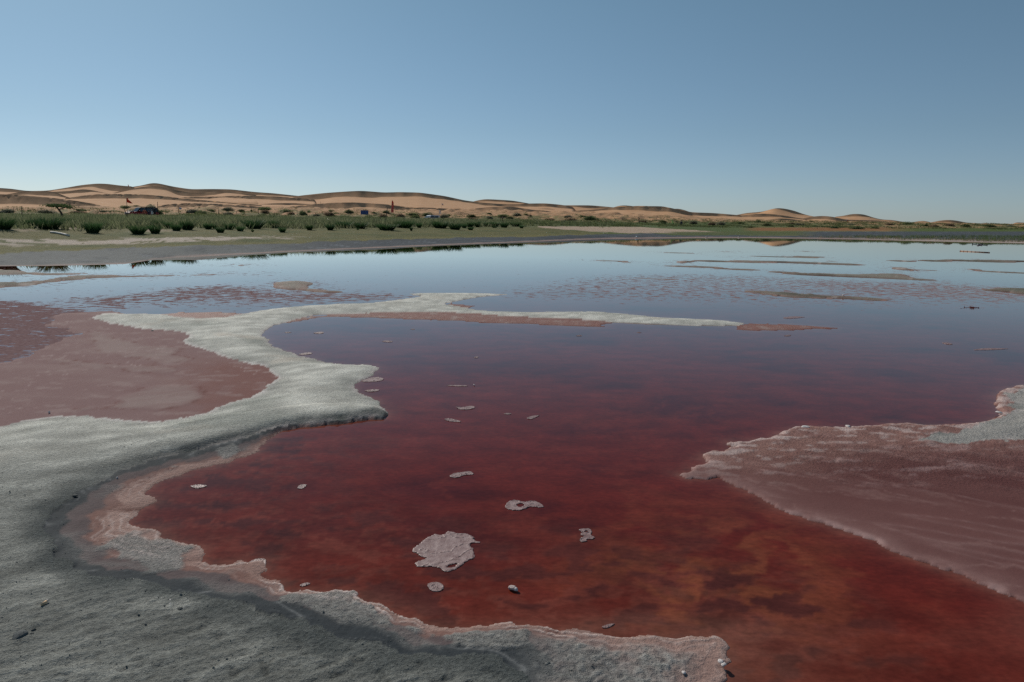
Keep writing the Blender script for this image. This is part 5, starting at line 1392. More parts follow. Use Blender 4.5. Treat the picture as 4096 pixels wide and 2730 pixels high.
# orange pennant on the truck's whip pole is the truck's neighbour, planted beside its bumper
rt, s = flag_at("pennant", 511, 868, 56, "orange triangular pennant flying above the red truck's front", "flag")
mb = MB(); mb.tube([(0, 0, -.3), (0, 0, 36 / s), (0, 0, 73 / s)], [.02, .016, .012], 6); mb.build("pole", darkwood, rt, True)
cloth("flag_cloth", [(72 / s, .02, .10), (68 / s, .02, 6 / s), (64 / s, .02, 10 / s), (60 / s, .02, 14 / s), (56 / s, .3 / s, 18 / s), (52 / s, 14 / s, 21 / s)], orange, rt)
rt, s = flag_at("pennant", 513, 754, 352, "small orange pennant high on the left dune slope", "flag")
mb = MB(); mb.tube([(0, 0, -.5), (0, 0, 14.5 / s)], .035, 6); mb.build("pole", darkwood, rt, True)
cloth("flag_cloth", [(14 / s, .03, .2), (10 / s, .03, 2.5 / s), (6 / s, -.6 / s, 4 / s), (2.5 / s, -1.2 / s, 4.6 / s)], orange, rt)
# red feather banner with white characters
rt, s = flag_at("feather_banner", 1565, 866, 140, "tall red feather banner with white characters on a thin pole", "banner")
mb = MB(); mb.tube([(0, 0, -.5), (0, 0, 20 / s), (2.6 / s, 0, 50 / s), (3.6 / s, 0, 62 / s)], [.03, .028, .02, .014], 7); mb.build("pole", steel, rt, True)
cloth("flag_cloth", [(62 / s, 3.4 / s, 4.6 / s), (58 / s, 3.2 / s, 8 / s), (52 / s, 2.8 / s, 10 / s), (44 / s, 2.2 / s, 10 / s), (34 / s, 1.4 / s, 9.5 / s), (24 / s, .8 / s, 9.2 / s), (15 / s, .3 / s, 9.4 / s)], redc, rt, .06)
mb = MB()
for j in range(5):                     # blocky white strokes, too far off to be read
    zc_ = (19 + j * 7) / s; xc_ = (5.2 + j * .35) / s
    mb = MB()
    for dx, dz, w_, h_ in [(0, 1.9, 4.2, .6), (random.uniform(-.8, .8), 0, .7, 4.2)] + [(random.uniform(-1, 1), random.uniform(-2, 1.2), random.uniform(1.5, 4), .6) for _ in range(3)] + [(random.uniform(-1.8, 1.8), random.uniform(-1, 1), .6, random.uniform(1.5, 2.6)) for _ in range(2)]:
        mb.box((xc_ + dx / s, -.075, zc_ + dz / s), (w_ / s, .008, h_ / s))
    mb.build("character", whitec, rt)
# white and red banners by the car
for x, yf, r, top, lab in ((1757, 872, 152, 31, "white and red feather banner planted right behind the white car"), (1767, 832, 245, 18, "small white and red banner up on the central dune's apron")):
    rt, s = flag_at("feather_banner", x, yf, r, lab, "banner")
    mb = MB(); mb.tube([(0, 0, -.5), (0, 0, top / s)], .025, 6); mb.build("pole", steel, rt, True)
    a = top - .5
    cloth("flag_cloth", [(a / s, .2 / s, 2 / s), ((a - 3) / s, -.5 / s, 6 / s), ((a - 7) / s, -1 / s, 8 / s), ((a - 11) / s, -1.5 / s, 7.5 / s), ((a - (16 if top > 20 else 10)) / s, -2 / s, 7 / s)][:5 if top > 20 else 3], whitec, rt, .05)
    mb = MB()
    for dx, dz, w_, h_ in ((3.6, 4.5, 3.6, 1.2), (3.4, 7.2, 1.4, 3.4), (4.6, 8.8, 3.8, 1.2), (2.0, 11.5, 4.0, 1.2), (3.2, 13.5, 1.4, 2.6)):
        if top < 20 and dz > 8: continue
        mb.box((dx / s, -.07, (a - dz) / s), (w_ / s, .01, h_ / s))
    mb.build("print_mark", redc, rt)
rt, s = flag_at("pennant", 3387, 889, 225, "small red pennant on the slope below the domed right dune", "flag")
mb = MB(); mb.tube([(0, 0, -.5), (0, 0, 15 / s)], .04, 6); mb.build("pole", steel, rt, True)
cloth("flag_cloth", [(8 / s, .03, 1.5 / s), (5 / s, -.6 / s, 3 / s), (1 / s, -1.5 / s, 4.6 / s)], redc, rt)
rt, s = flag_at("thin_mast", 3478, 888, 240, "hair thin slanted mast right of the small red pennant", "mast")
mb = MB(); mb.tube([(-3 / s, 0, -.5), (0, 0, 7 / s), (3 / s, 0, 16 / s)], .035, 6); mb.build("rod", steel, rt, True)
mb = MB(); mb.tube([(3 / s, 0, 15.5 / s), (3.3 / s, 0, 17 / s)], .08, 6); mb.build("tip", redc, rt, True)
# blue rag by a post
X, Y, Z_ = [float(v) for v in at_dist(721, 834, 127)]
rt = empty("blue_rag", (X, Y, Z_), 0); tag(rt, "blue and white rag hanging behind a dark post", "rag")
cloth("cloth_sheet", [(.14, -.2, .22), (.05, -.24, .26), (-.06, -.2, .2), (-.12, -.1, .24)], simple_mat("rag_blue", (.10, .28, .50), .8, .2, 4), rt, .08)
cloth("white_hem", [(-.12, -.22, .26), (-.2, -.24, .22)], whitec, rt, .08)

# ------------------------------------------------------------------ vehicles
tyre = simple_mat("tyre_rubber", (.02, .02, .02), .85, .2, 20); glass = simple_mat("car_glass", (.015, .02, .022), .08, .1, 2, spec=.8)
chrome = simple_mat("chrome", (.5, .5, .5), .25, .1, 5, metal=.9); lampm = simple_mat("headlamp", (.6, .6, .58), .15, .1, 5); blackp = simple_mat("black_plastic", (.022, .022, .022), .6, .2, 8)
redp = simple_mat("red_paint", (.33, .018, .014), .3, .12, 2, spec=.5); whitep = simple_mat("white_paint", (.70, .71, .72), .3, .08, 2, spec=.5); tarp = simple_mat("black_tarp", (.016, .016, .018), .8, .3, 5)

def loft_body(name, prof, half, mat_, parent, bevel=.05, tuck=.9):
    """side outline (x forward, z up) swept across the width, top pulled in"""
    zt = max(p[1] for p in prof); zl = min(p[1] for p in prof)
    vs, fs = [], []
    n = len(prof)
    for yy in (-1, -.82, 0, .82, 1):
        for x, z in prof:
            t = (z - zl) / (zt - zl)
            k = 1 - (1 - tuck) * max(0, t - .35) / .65
            e = .985 if abs(yy) == 1 else 1.0
            vs.append((x * e, yy * half * k, z))
    for j in range(4):
        for i in range(n):
            a, b_ = i, (i + 1) % n
            fs.append((j * n + a, j * n + b_, (j + 1) * n + b_, (j + 1) * n + a))
    fs.append(tuple(range(n))); fs.append(tuple(4 * n + i for i in range(n))[::-1])
    me = mesh_from(name, vs, fs)
    bm = bmesh.new(); bm.from_mesh(me); bmesh.ops.recalc_face_normals(bm, faces=bm.faces[:])
    es = [e for e in bm.edges if len(e.link_faces) == 2 and e.calc_face_angle(0) > .5]
    bmesh.ops.bevel(bm, geom=es, offset=bevel, segments=2, affect='EDGES'); bm.to_mesh(me); bm.free()
    me.polygons.foreach_set("use_smooth", np.full(len(me.polygons), True))
    return link(name, me, mat_, parent)

def wheel(parent, x, y, rad, wd):
    w = empty("wheel", (x, y, rad)); w.parent = parent
    mb = MB(); pr = [(rad * .62, -wd / 2), (rad * .94, -wd / 2), (rad, -wd * .3), (rad, wd * .3), (rad * .94, wd / 2), (rad * .62, wd / 2)]
    n = 20; vs = [(r_ * math.cos(2 * math.pi * k / n), yy, r_ * math.sin(2 * math.pi * k / n)) for r_, yy in pr for k in range(n)]
    fs = [(i * n + k, i * n + (k + 1) % n, (i + 1) * n + (k + 1) % n, (i + 1) * n + k) for i in range(5) for k in range(n)]
    mb.add(vs, fs); mb.build("tyre", tyre, w, True)
    mb = MB(); sgn = 1 if y > 0 else -1
    mb.tube([(0, -wd * .3, 0), (0, wd * .3, 0)], rad * .64, 20)
    for k in range(5):
        a = 2 * math.pi * k / 5; mb.box((rad * .36 * math.cos(a), sgn * wd * .36, rad * .36 * math.sin(a)), (rad * .5, .03, rad * .12), rot=Matrix.Rotation(-a, 3, 'Y'))
    mb.build("rim", chrome, w)
    return w

def car(name, loc, rz, prof, cab, half, paint, wb, rad, label, cat, dark_rear=False, roof_rack=True):
    rt = empty(name, loc, rz); tag(rt, label, cat)
    loft_body("body", prof, half, paint, rt)
    loft_body("cabin", cab, half * .93, tarp if dark_rear else paint, rt, .04, .86)
    L0 = max(p[0] for p in prof); zb_ = min(p[1] for p in cab); zt_ = max(p[1] for p in cab)
    fx0 = max(p[0] for p in cab if p[1] < zb_ + .05); fx1 = max(p[0] for p in cab if p[1] > zt_ - .12)
    # windscreen and side glass, set a few millimetres proud
    mb = MB(); k = half * .93
    a = Vector((fx0 - .06, 0, zb_ + .08)); b_ = Vector((fx1 + .03, 0, zt_ - .10)); nrm = Vector((b_.z - a.z, 0, a.x - b_.x)).normalized() * .02
    def quad(p0, p1, w0, w1): return [p0 + nrm + Vector((0, -w0, 0)), p0 + nrm + Vector((0, w0, 0)), p1 + nrm + Vector((0, w1, 0)), p1 + nrm + Vector((0, -w1, 0))]
    q = quad(a, b_, k * .86, k * .78); mb.add(q + [v - nrm * 1.5 for v in q], [(0, 1, 2, 3), (7, 6, 5, 4), (0, 4, 5, 1), (1, 5, 6, 2), (2, 6, 7, 3), (3, 7, 4, 0)])
    mb.build("windscreen", glass, rt)
    xr = min(p[0] for p in cab); seg = [(fx1 - .05, fx1 - .95), (fx1 - 1.05, fx1 - 1.95), (fx1 - 2.05, xr + .35)]
    for sy in (-1, 1):
        for i, (xa, xb) in enumerate(seg):
            if xa - xb < .25: continue
            mb = MB(); z0, z1 = zb_ + .10, zt_ - .13
            y0, y1 = k * .985 * sy, k * .895 * sy
            vs = [(xa + (.28 if i == 0 else 0), y0 + .012 * sy, z0), (xb, y0 + .012 * sy, z0), (xb, y1 + .012 * sy, z1), (xa - .02, y1 + .012 * sy, z1)]
            vs += [(x_, y_ - .03 * sy, z_) for x_, y_, z_ in vs]
            mb.add(vs, [(0, 1, 2, 3), (7, 6, 5, 4), (0, 4, 5, 1), (1, 5, 6, 2), (2, 6, 7, 3), (3, 7, 4, 0)])
            mb.build("side_window", glass, rt)
        mb = MB(); mb.box((fx0 - .35, sy * (half + .10), zb_ + .16), (.12, .2, .16)); mb.build("mirror", paint, rt, bevel=.03)
        mb = MB(); mb.tube([(L0 - .10, sy * half * .72, zb_ - .22), (L0 + .015, sy * half * .72, zb_ - .22)], .11, 14); mb.build("headlight", lampm, rt, True)
    mb = MB(); mb.box((L0 + .005, 0, zb_ - .23), (.04, half * 1.15, .24)); mb.build("grille", blackp, rt, bevel=.01)
    mb = MB()
    for j in range(5): mb.box((L0 + .03, -half * .45 + half * .225 * j, zb_ - .23), (.03, .05, .22))
    mb.build("grille_bar", chrome, rt)
    mb = MB(); mb.box((L0 + .06, 0, rad * 1.2), (.2, half * 1.9, .2)); mb.build("bumper", blackp, rt, bevel=.03)
    for xw in wb:
        for sy in (-1, 1): wheel(rt, xw, sy * (half - .08), rad, .26)
    if roof_rack:
        mb = MB()
        for sy in (-1, 1): mb.tube([(fx1 - .2, sy * k * .7, zt_ + .09), (xr + .4, sy * k * .7, zt_ + .09)], .022, 8)
        for t in range(5): mb.tube([(fx1 - .25 - t * .42, -k * .7, zt_ + .09), (fx1 - .25 - t * .42, k * .7, zt_ + .09)], .016, 6)
        for t in (0, 4):
            for sy in (-1, 1): mb.tube([(fx1 - .25 - t * .42, sy * k * .7, zt_ - .02), (fx1 - .25 - t * .42, sy * k * .7, zt_ + .09)], .018, 6)
        mb.build("roof_rack", blackp, rt)
    return rt

# red off-road truck, nose to the left, dark load cover behind
r = 122; s = mperp(r); X, Y, Zt = [float(v) for v in at_dist(566, 830.5, r)]
prof = [(2.55, .45), (2.62, .62), (2.6, .98), (2.45, 1.10), (1.25, 1.18), (-2.55, 1.16), (-2.62, .95), (-2.6, .5), (-1.95, .42), (1.9, .42)]
cab = [(1.28, 1.15), (.62, 1.86), (.45, 1.92), (-2.35, 1.90), (-2.5, 1.75), (-2.52, 1.14)]
red_truck = car("off_road_truck", (X, Y, Zt - 1.92), R(208) - math.atan2(X, Y), prof, cab, .95, redp, (1.62, -1.65), .40,
    "red off-road truck with a black covered rear parked among the shrubs", "truck", dark_rear=True)
# pale luggage on the bonnet side: rolled kit on the truck's front
mb = MB()
for dx, rr in ((2.2, .12), (1.95, .10), (1.7, .13)): mb.tube([(dx, -.5, 1.24), (dx, .45, 1.25)], rr, 10)
mb.build("rolled_kit", simple_mat("kit_canvas", (.45, .43, .36), .8, .3, 6), red_truck, True)
# white car, three-quarter view, nose to the left
r = 150; s = mperp(r); X, Y, Zt = [float(v) for v in at_dist(1720, 861.5, r)]
prof = [(2.3, .40), (2.38, .62), (2.33, .92), (2.1, 1.04), (1.05, 1.13), (-2.2, 1.14), (-2.32, .95), (-2.3, .45), (-1.8, .36), (1.8, .36)]
cab = [(1.1, 1.10), (.30, 1.66), (.1, 1.71), (-1.95, 1.70), (-2.15, 1.55), (-2.25, 1.10)]
car("white_car", (X, Y, Zt - 1.74), R(180 + 34) - math.atan2(X, Y), prof, cab, .92, whitep, (1.42, -1.42), .37,
    "white off-road car half hidden behind the meadow under the dune", "car")

# ------------------------------------------------------------------ people
skin = simple_mat("skin", (.34, .19, .13), .6, .1, 6); hairm = simple_mat("dark_hair", (.015, .012, .011), .7, .2, 20)
cl = {k: simple_mat(k, c, .85, .2, 8, bump=.1) for k, c in (("coral_cloth", (.50, .14, .09)), ("white_shirt", (.66, .66, .65)), ("dark_cloth", (.018, .02, .026)), ("lime_cloth", (.50, .66, .20)), ("navy_cloth", (.02, .03, .06)), ("jeans", (.05, .08, .15)))}

def person(loc, rz, label, top, legs, bend=0.0, long_top=.48, arms=((.16, .0), (.16, .0)), stride=.08, hat=None, hgt=1.70):
    """continuous body grown from a skeleton, clothes by zone; hair is its own mesh"""
    rt = empty("person", loc, rz); tag(rt, label, "person"); rt.scale = (hgt / 1.72,) * 3
    cb, sb = math.cos(bend), math.sin(bend)
    def B(x, y, z):                       # bend the trunk forward (-y) about the hips
        dz = z - .95; return (x, y - dz * sb - 0 * cb, .95 + dz * cb)
    V = {}
    order = [("pelvis", (0, 0, .95), .15, .115), ("waist", B(0, 0, 1.08), .135, .10), ("chest", B(0, .0, 1.28), .165, .115), ("collar", B(0, .01, 1.42), .11, .085), ("neck", B(0, .0, 1.50), .058, .058), ("skull", B(0, -.02, 1.60), .085, .10), ("crown", B(0, -.01, 1.68), .07, .085)]
    for sx, nm, st_ in ((-1, "l", stride), (1, "r", -stride)):
        order += [("hip" + nm, (sx * .10, 0, .88), .098, .098), ("knee" + nm, (sx * .11, -.03 + st_ * .5, .48), .062, .062), ("ankle" + nm, (sx * .11, st_, .09), .042, .042), ("toe" + nm, (sx * .125, st_ - .17, .035), .034, .03)]
    for sx, nm, (ao, af) in ((-1, "l", arms[0]), (1, "r", arms[1])):
        order += [("sh" + nm, B(sx * .185, .01, 1.40), .062, .062), ("el" + nm, B(sx * (.20 + ao * .35), .03 - af * .15, 1.12), .044, .044), ("wr" + nm, B(sx * (.20 + ao * .5), -.02 - af * .45, .90 + af * .2), .030, .034), ("hd" + nm, B(sx * (.20 + ao * .5), -.04 - af * .55, .80 + af * .25), .026, .036)]
    idx = {n_: i for i, (n_, *_r) in enumerate(order)}
    E = [("pelvis", "waist"), ("waist", "chest"), ("chest", "collar"), ("collar", "neck"), ("neck", "skull"), ("skull", "crown")]
    for nm in "lr": E += [("pelvis", "hip" + nm), ("hip" + nm, "knee" + nm), ("knee" + nm, "ankle" + nm), ("ankle" + nm, "toe" + nm), ("collar", "sh" + nm), ("sh" + nm, "el" + nm), ("el" + nm, "wr" + nm), ("wr" + nm, "hd" + nm)]
    me = bpy.data.meshes.new("body"); me.from_pydata([o_[1] for o_ in order], [(idx[a], idx[b_]) for a, b_ in E], [])
    ob = bpy.data.objects.new("body", me); COL.objects.link(ob)
    sk = ob.modifiers.new("skin", 'SKIN'); sk.use_smooth_shade = True
    for i, o_ in enumerate(order):
        me.skin_vertices[0].data[i].radius = (o_[2], o_[3]); me.skin_vertices[0].data[i].use_root = (i == 0)
    sd = ob.modifiers.new("sub", 'SUBSURF'); sd.levels = 1; sd.render_levels = 1
    dg = bpy.context.evaluated_depsgraph_get(); fin = bpy.data.meshes.new_from_object(ob.evaluated_get(dg)); fin.name = "body"
    bpy.data.objects.remove(ob, do_unlink=True)
    for m_ in (skin, cl[top], cl[legs], blackp): fin.materials.append(m_)
    for p in fin.polygons:
        c = p.center; p.use_smooth = True
        back = Vector((c.x, c.y, c.z)); t = .95 + ((c.z - .95) * cb - (c.y) * sb) if bend and c.z > .9 else c.z
        ax = abs(c.x)
        if c.z < .10: mi = 3
        elif ax > .25 and .70 < t < .90: mi = 0
        elif t > 1.47: mi = 0
        elif t > .95 - (long_top - .40) or ax > .22: mi = 1
        else: mi = 2
        p.material_index = mi
    o = link("body", fin, (), rt)
    hd = Vector(B(0, -.015, 1.655)); mb = MB(); vs, fs = [], []
    n, mrow = 14, 7
    for i in range(mrow + 1):
        ph = (i / mrow) * math.pi * .62
        for k in range(n):
            a = 2 * math.pi * k / n
            rr = math.sin(ph)
            vs.append(hd + Vector((.098 * rr * math.cos(a), .115 * rr * math.sin(a) + .012, .10 * math.cos(ph) + .01 - (.05 if math.sin(a) > .2 and i == mrow else 0))))
    for i in range(mrow):
        for k in range(n): fs.append((i * n + k, i * n + (k + 1) % n, (i + 1) * n + (k + 1) % n, (i + 1) * n + k))
    mb.add(vs, fs); mb.build("hair" if not hat else "hood", cl[hat] if hat else hairm, rt, True)
    return rt

def stand(x, r, ytop, hgt, **kw):
    X, Y, Z_ = [float(v) for v in at_dist(x, ytop, r)]
    gz = ShoreCol.get(x, r)[2]
    if abs(Z_ - hgt - gz) > .12: Z_ = gz + hgt + (.0 if x < 1000 else -.02)
    person((X, Y, Z_ - hgt), math.pi - math.atan2(X, Y) + kw.pop("turn", 0), hgt=hgt, **kw)
stand(577, 119, 832.5, 1.68, label="person in a coral shirt seen from behind beside the red truck", top="coral_cloth", legs="dark_cloth", arms=((.3, .25), (.3, .25)))
stand(607, 120, 834.5, 1.66, label="person in a white shirt and jeans at the truck's dark side", top="white_shirt", legs="jeans", turn=.9)
stand(594, 120.5, 833.5, 1.64, label="person in dark clothes between the coral and the white shirts", top="navy_cloth", legs="dark_cloth", turn=.4)
stand(617, 120, 829.5, 1.76, label="tall person in black standing at the rear of the truck", top="dark_cloth", legs="dark_cloth", turn=-.5)
stand(2694, 130, 877.5, 1.66, label="person in a lime jacket stooping among the hummocks", top="lime_cloth", legs="dark_cloth", bend=.45, hat="lime_cloth", arms=((.25, .5), (.25, .4)), turn=1.2)
stand(2726, 131, 878.5, 1.66, label="person in black with bare forearms walking right of the stick", top="navy_cloth", legs="dark_cloth", turn=-.4, stride=.16, hat="dark_cloth")

# ------------------------------------------------------------------ drone hovering over the water
dX, dY, dZ = [float(v) for v in at_dist(3921, 981, 21.3)]
drone = empty("drone", (dX, dY, dZ), R(200)); tag(drone, "small grey camera drone hovering low over the water at right", "drone")
greyp = simple_mat("grey_plastic", (.11, .11, .115), .45, .15, 20); lgrey = simple_mat("light_grey_plastic", (.32, .32, .33), .4, .1, 20)
mb = MB(); pr = [(-.10, .018), (-.06, .036), (.02, .042), (.075, .036), (.105, .020)]
vs, fs = [], []
for x, hw in pr:
    for k in range(10):
        a = 2 * math.pi * k / 10; vs.append((x, hw * math.cos(a), hw * .75 * math.sin(a)))
for i in range(4):
    for k in range(10): fs.append((i * 10 + k, i * 10 + (k + 1) % 10, (i + 1) * 10 + (k + 1) % 10, (i + 1) * 10 + k))
fs += [tuple(range(10))[::-1], tuple(40 + k for k in range(10))]
mb.add(vs, fs); mb.build("hull", greyp, drone, True)
mb = MB(); mb.box((-.02, 0, .036), (.11, .05, .022), taper=.8); mb.build("battery", blackp, drone, bevel=.004)
mb = MB(); mb.tube([(.10, 0, -.012), (.115, 0, -.014)], .02, 10); mb.box((.10, 0, -.03), (.03, .035, .03)); mb.build("camera_gimbal", lgrey, drone)
for ax, ay in ((.13, .15), (.13, -.15), (-.12, .13), (-.12, -.13)):
    arm = empty("arm", (0, 0, 0)); arm.parent = drone
    z1 = .012 if ax > 0 else -.006
    mb = MB(); mb.tube([(ax * .35, ay * .2, .0), (ax * .8, ay * .75, z1 - .004), (ax, ay, z1)], [.012, .0095, .010], 8); mb.build("strut", greyp, arm, True)
    mb = MB(); mb.tube([(ax, ay, z1 - .012), (ax, ay, z1 + .026)], .0135, 12); mb.build("motor", blackp, arm, True)
    mb = MB(); mb.tube([(ax, ay, z1 - .01), (ax * 1.02, ay * 1.02, z1 - (.05 if ax > 0 else .03))], [.008, .006], 8); mb.build("landing_foot", greyp, arm, True)
    mb = MB(); an = random.uniform(0, 3.1)
    for q in (0, math.pi):
        c_, s_ = math.cos(an + q), math.sin(an + q); vs = []
        for t, w_ in ((.01, .004), (.04, .011), (.08, .009), (.112, .004)):
            for sd in (-1, 1):
                for zz in (0, .0015): vs.append((ax + c_ * t - s_ * w_ * sd, ay + s_ * t + c_ * w_ * sd, z1 + .028 + zz + sd * .002))
        f_ = []
        for i in range(3):
            k = i * 4; f_ += [(k, k + 2, k + 6, k + 4), (k + 1, k + 5, k + 7, k + 3), (k, k + 4, k + 5, k + 1), (k + 2, k + 3, k + 7, k + 6)]
        f_ += [(0, 1, 3, 2), (12, 14, 15, 13)]
        mb.add(vs, f_)
    mb.build("propeller", blackp, arm)

# ------------------------------------------------------------------ floating plates of pink salt
plate_mat, nt, b, out = new_mat("salt_plate")
L = nt.links.new
geo = _n(nt, "ShaderNodeNewGeometry"); n1 = _n(nt, "ShaderNodeTexNoise", Scale=28.0, Detail=6.0); L(geo.outputs["Position"], n1.inputs["Vector"])
rp = _n(nt, "ShaderNodeValToRGB"); rp.color_ramp.elements[0].position = .32; rp.color_ramp.elements[0].color = (.175, .092, .085, 1); rp.color_ramp.elements[1].position = .66; rp.color_ramp.elements[1].color = (.30, .205, .195, 1)
L(n1.outputs["Fac"], rp.inputs["Fac"]); L(rp.outputs[0], b.inputs["Base Color"]); b.inputs["Roughness"].default_value = .55
n2 = _n(nt, "ShaderNodeTexNoise", Scale=150.0, Detail=3.0); L(geo.outputs["Position"], n2.inputs["Vector"])
bp = _n(nt, "ShaderNodeBump", Strength=.4, Distance=.003); L(n2.outputs["Fac"], bp.inputs["Height"]); L(bp.outputs[0], b.inputs["Normal"])
PLG = "plates of pink salt floating in the red pool"

def plate(outline_px, label, holes=(), rag=1.0, seed=0, thick=.0035, rough_n=3):
    """ragged salt plate: outline resampled and frayed, slightly raised rim, built as a fine grid clipped by the outline"""
    p = smooth_poly(outline_px, 1); gx, gy = at_z(p[:, 0], p[:, 1])
    P = np.stack([gx, gy], 1); c = P.mean(0)
    hs = []
    for h in holes:
        hp = smooth_poly(h, 1); hx, hy = at_z(hp[:, 0], hp[:, 1]); hs.append(np.stack([hx, hy], 1))
    lo, hi = P.min(0), P.max(0); size = max(hi - lo)
    d = max(size / 70, .0022); pad = 4 * d
    nx = int((hi[0] - lo[0] + 2 * pad) / d) + 1; ny = int((hi[1] - lo[1] + 2 * pad) / d) + 1
    xs = lo[0] - pad + d * np.arange(nx); ys = lo[1] - pad + d * np.arange(ny); XX, YY = np.meshgrid(xs, ys)
    def sd_(Q):
        best = np.full(XX.shape, 1e9); ins = np.zeros(XX.shape, bool); n = len(Q)
        for i in range(n):
            a, b_ = Q[i], Q[(i + 1) % n]; e = b_ - a; l2 = max(e @ e, 1e-12)
            t = np.clip(((XX - a[0]) * e[0] + (YY - a[1]) * e[1]) / l2, 0, 1)
            best = np.minimum(best, (XX - a[0] - t * e[0]) ** 2 + (YY - a[1] - t * e[1]) ** 2)
            if a[1] != b_[1]: ins ^= ((a[1] > YY) != (b_[1] > YY)) & (XX < e[0] * (YY - a[1]) / (b_[1] - a[1]) + a[0])
        return np.where(ins, np.sqrt(best), -np.sqrt(best))
    D = sd_(P)
    for h in hs: D = np.minimum(D, -sd_(h))
    D = D + rag * size * (.028 * fbm(XX / size * 9, YY / size * 9, 4, 600 + seed) + .012 * perlin(XX / size * 30, YY / size * 30, 640 + seed))
    ok = D > 0
    cell = ok[:-1, :-1] & ok[1:, :-1] & ok[:-1, 1:] & ok[1:, 1:]
    zt = thick * (.45 + .75 * np.exp(-np.clip(D, 0, None) / (size * .03)) + .3 * fbm(XX / size * 14, YY / size * 14, 3, 660 + seed)) * np.clip(D / (1.5 * d), .25, 1)
    rd_ = np.abs(fbm(XX / size * 2.2 + seed, YY / size * 3, 3, 670 + seed)); zt = zt + thick * .7 * np.exp(-rd_ / .02)
    vid = -np.ones(XX.shape, int); use = np.zeros(XX.shape, bool)
    for a_, b__ in ((0, 0), (0, 1), (1, 0), (1, 1)): use[a_:ny - 1 + a_, b__:nx - 1 + b__] |= cell
    vid[use] = np.arange(use.sum()); nv = int(use.sum())
    top = np.stack([XX[use] - c[0], YY[use] - c[1], zt[use] + .0008], 1); bot = top.copy(); bot[:, 2] = -.004
    jj, ii = np.nonzero(cell)
    q = np.stack([vid[jj, ii], vid[jj, ii + 1], vid[jj + 1, ii + 1], vid[jj + 1, ii]], 1)
    faces = [tuple(f) for f in q]
    ed = {}
    for f in q:
        for k in range(4):
            a_, b__ = int(f[k]), int(f[(k + 1) % 4])
            if (b__, a_) in ed: del ed[(b__, a_)]
            else: ed[(a_, b__)] = 1
    faces += [(b__, a_, a_ + nv, b__ + nv) for a_, b__ in ed]
    me = mesh_from("salt_plate", np.concatenate([top, bot]), faces, smooth=False)
    o = link("salt_plate", me, plate_mat); o.location = (c[0], c[1], 0)
    return tag(o, label, "salt crust", PLG)

def zz(pts, ox, oy, k): return [(ox + k * a, oy + k * b_) for a, b_ in pts]
plate(zz([(1420, 165), (1490, 115), (1560, 60), (1640, 12), (1680, 28), (1735, 25), (1750, -5), (1800, -8), (1850, 12), (1940, 10), (2000, 40), (2010, 75), (2075, 90), (2070, 105), (2000, 100), (1960, 120), (2000, 150), (2012, 240), (1950, 262), (1900, 300), (1845, 345), (1740, 380), (1680, 330), (1600, 320), (1480, 325), (1468, 310), (1455, 280), (1570, 242), (1500, 225), (1450, 190)], 1024, 2130, .4352),
      "largest salt plate, a ragged pale sheet in the near red pool", [zz([(1740, 325), (1800, 295), (1850, 290), (1830, 318), (1770, 330)], 1024, 2130, .4352)], .8, 1, .004)
plate(zz([(1570, 480), (1610, 462), (1680, 458), (1728, 490), (1725, 530), (1680, 550), (1610, 545), (1580, 510)], 1024, 2130, .4352), "round salt plate just below the largest plate", (), .5, 2)
plate([(2015, 2035), (2030, 2008), (2062, 2000), (2098, 2012), (2118, 2004), (2150, 2008), (2182, 2028), (2160, 2034), (2140, 2030), (2120, 2028), (2098, 2040), (2060, 2046)], "ring shaped salt plate with a red hole in it", [[(2062, 2022), (2085, 2014), (2100, 2022), (2080, 2032)]], 1.0, 3)
plate([(2308, 2122), (2345, 2114), (2362, 2118), (2370, 2132), (2362, 2142), (2382, 2150), (2372, 2160), (2345, 2158), (2350, 2168), (2322, 2172), (2318, 2156), (2340, 2148), (2318, 2140), (2330, 2130)], "frayed lacy salt plate right of the largest one", [[(2338, 2126), (2350, 2124), (2352, 2130), (2340, 2132)]], 1.4, 4)
plate([(1795, 1908), (1812, 1895), (1838, 1892), (1850, 1890), (1880, 1886), (1898, 1896), (1888, 1902), (1850, 1903), (1838, 1912), (1815, 1914)], "bow tie shaped salt plate above the ring shaped one", (), 1.0, 5)
plate([(1187, 1956), (1195, 1942), (1230, 1937), (1222, 1952), (1205, 1959)], "small leaf shaped salt plate left of the pool's middle", (), .7, 6)
plate([(753, 1947), (790, 1939), (838, 1944), (810, 1953), (785, 1957)], "thin oval salt plate near the left shore", (), .6, 7)
plate([(1820, 1628), (1850, 1632), (1880, 1624), (1902, 1628), (1896, 1636), (1870, 1641), (1835, 1640)], "spread salt plate with a raised pebble, uppermost of three near the middle", (), 1.2, 8)
plate([(1776, 1677), (1800, 1674), (1846, 1687), (1840, 1691), (1805, 1689), (1780, 1683)], "slim glistening salt plate below the spread one", (), .6, 9)
plate([(2103, 1675), (2125, 1665), (2164, 1662), (2145, 1671), (2122, 1681)], "wedge shaped salt plate right of the slim ones", (), .5, 10)
plate([(2010, 1657), (2030, 1653), (2050, 1656), (2035, 1661)], "small salt plate left of the wedge shaped one", (), .7, 11)
plate([(1778, 1543), (1830, 1541), (1880, 1545), (1850, 1548), (1800, 1546)], "long thin salt streak with a white grain, high in the pool", (), 1.2, 12)
plate([(1893, 1431), (1905, 1426), (1917, 1430), (1906, 1435)], "tiny round salt disc in the purple water", (), .5, 13)
plate([(1522, 1366), (1550, 1363), (1578, 1368), (1550, 1371)], "flat salt plate below the pink strip of the spit", (), 1.0, 14)
plate([(1250, 1333), (1280, 1328), (1298, 1330), (1290, 1336), (1265, 1336)], "small salt plate in the pool's upper left bay", (), 1.0, 15)
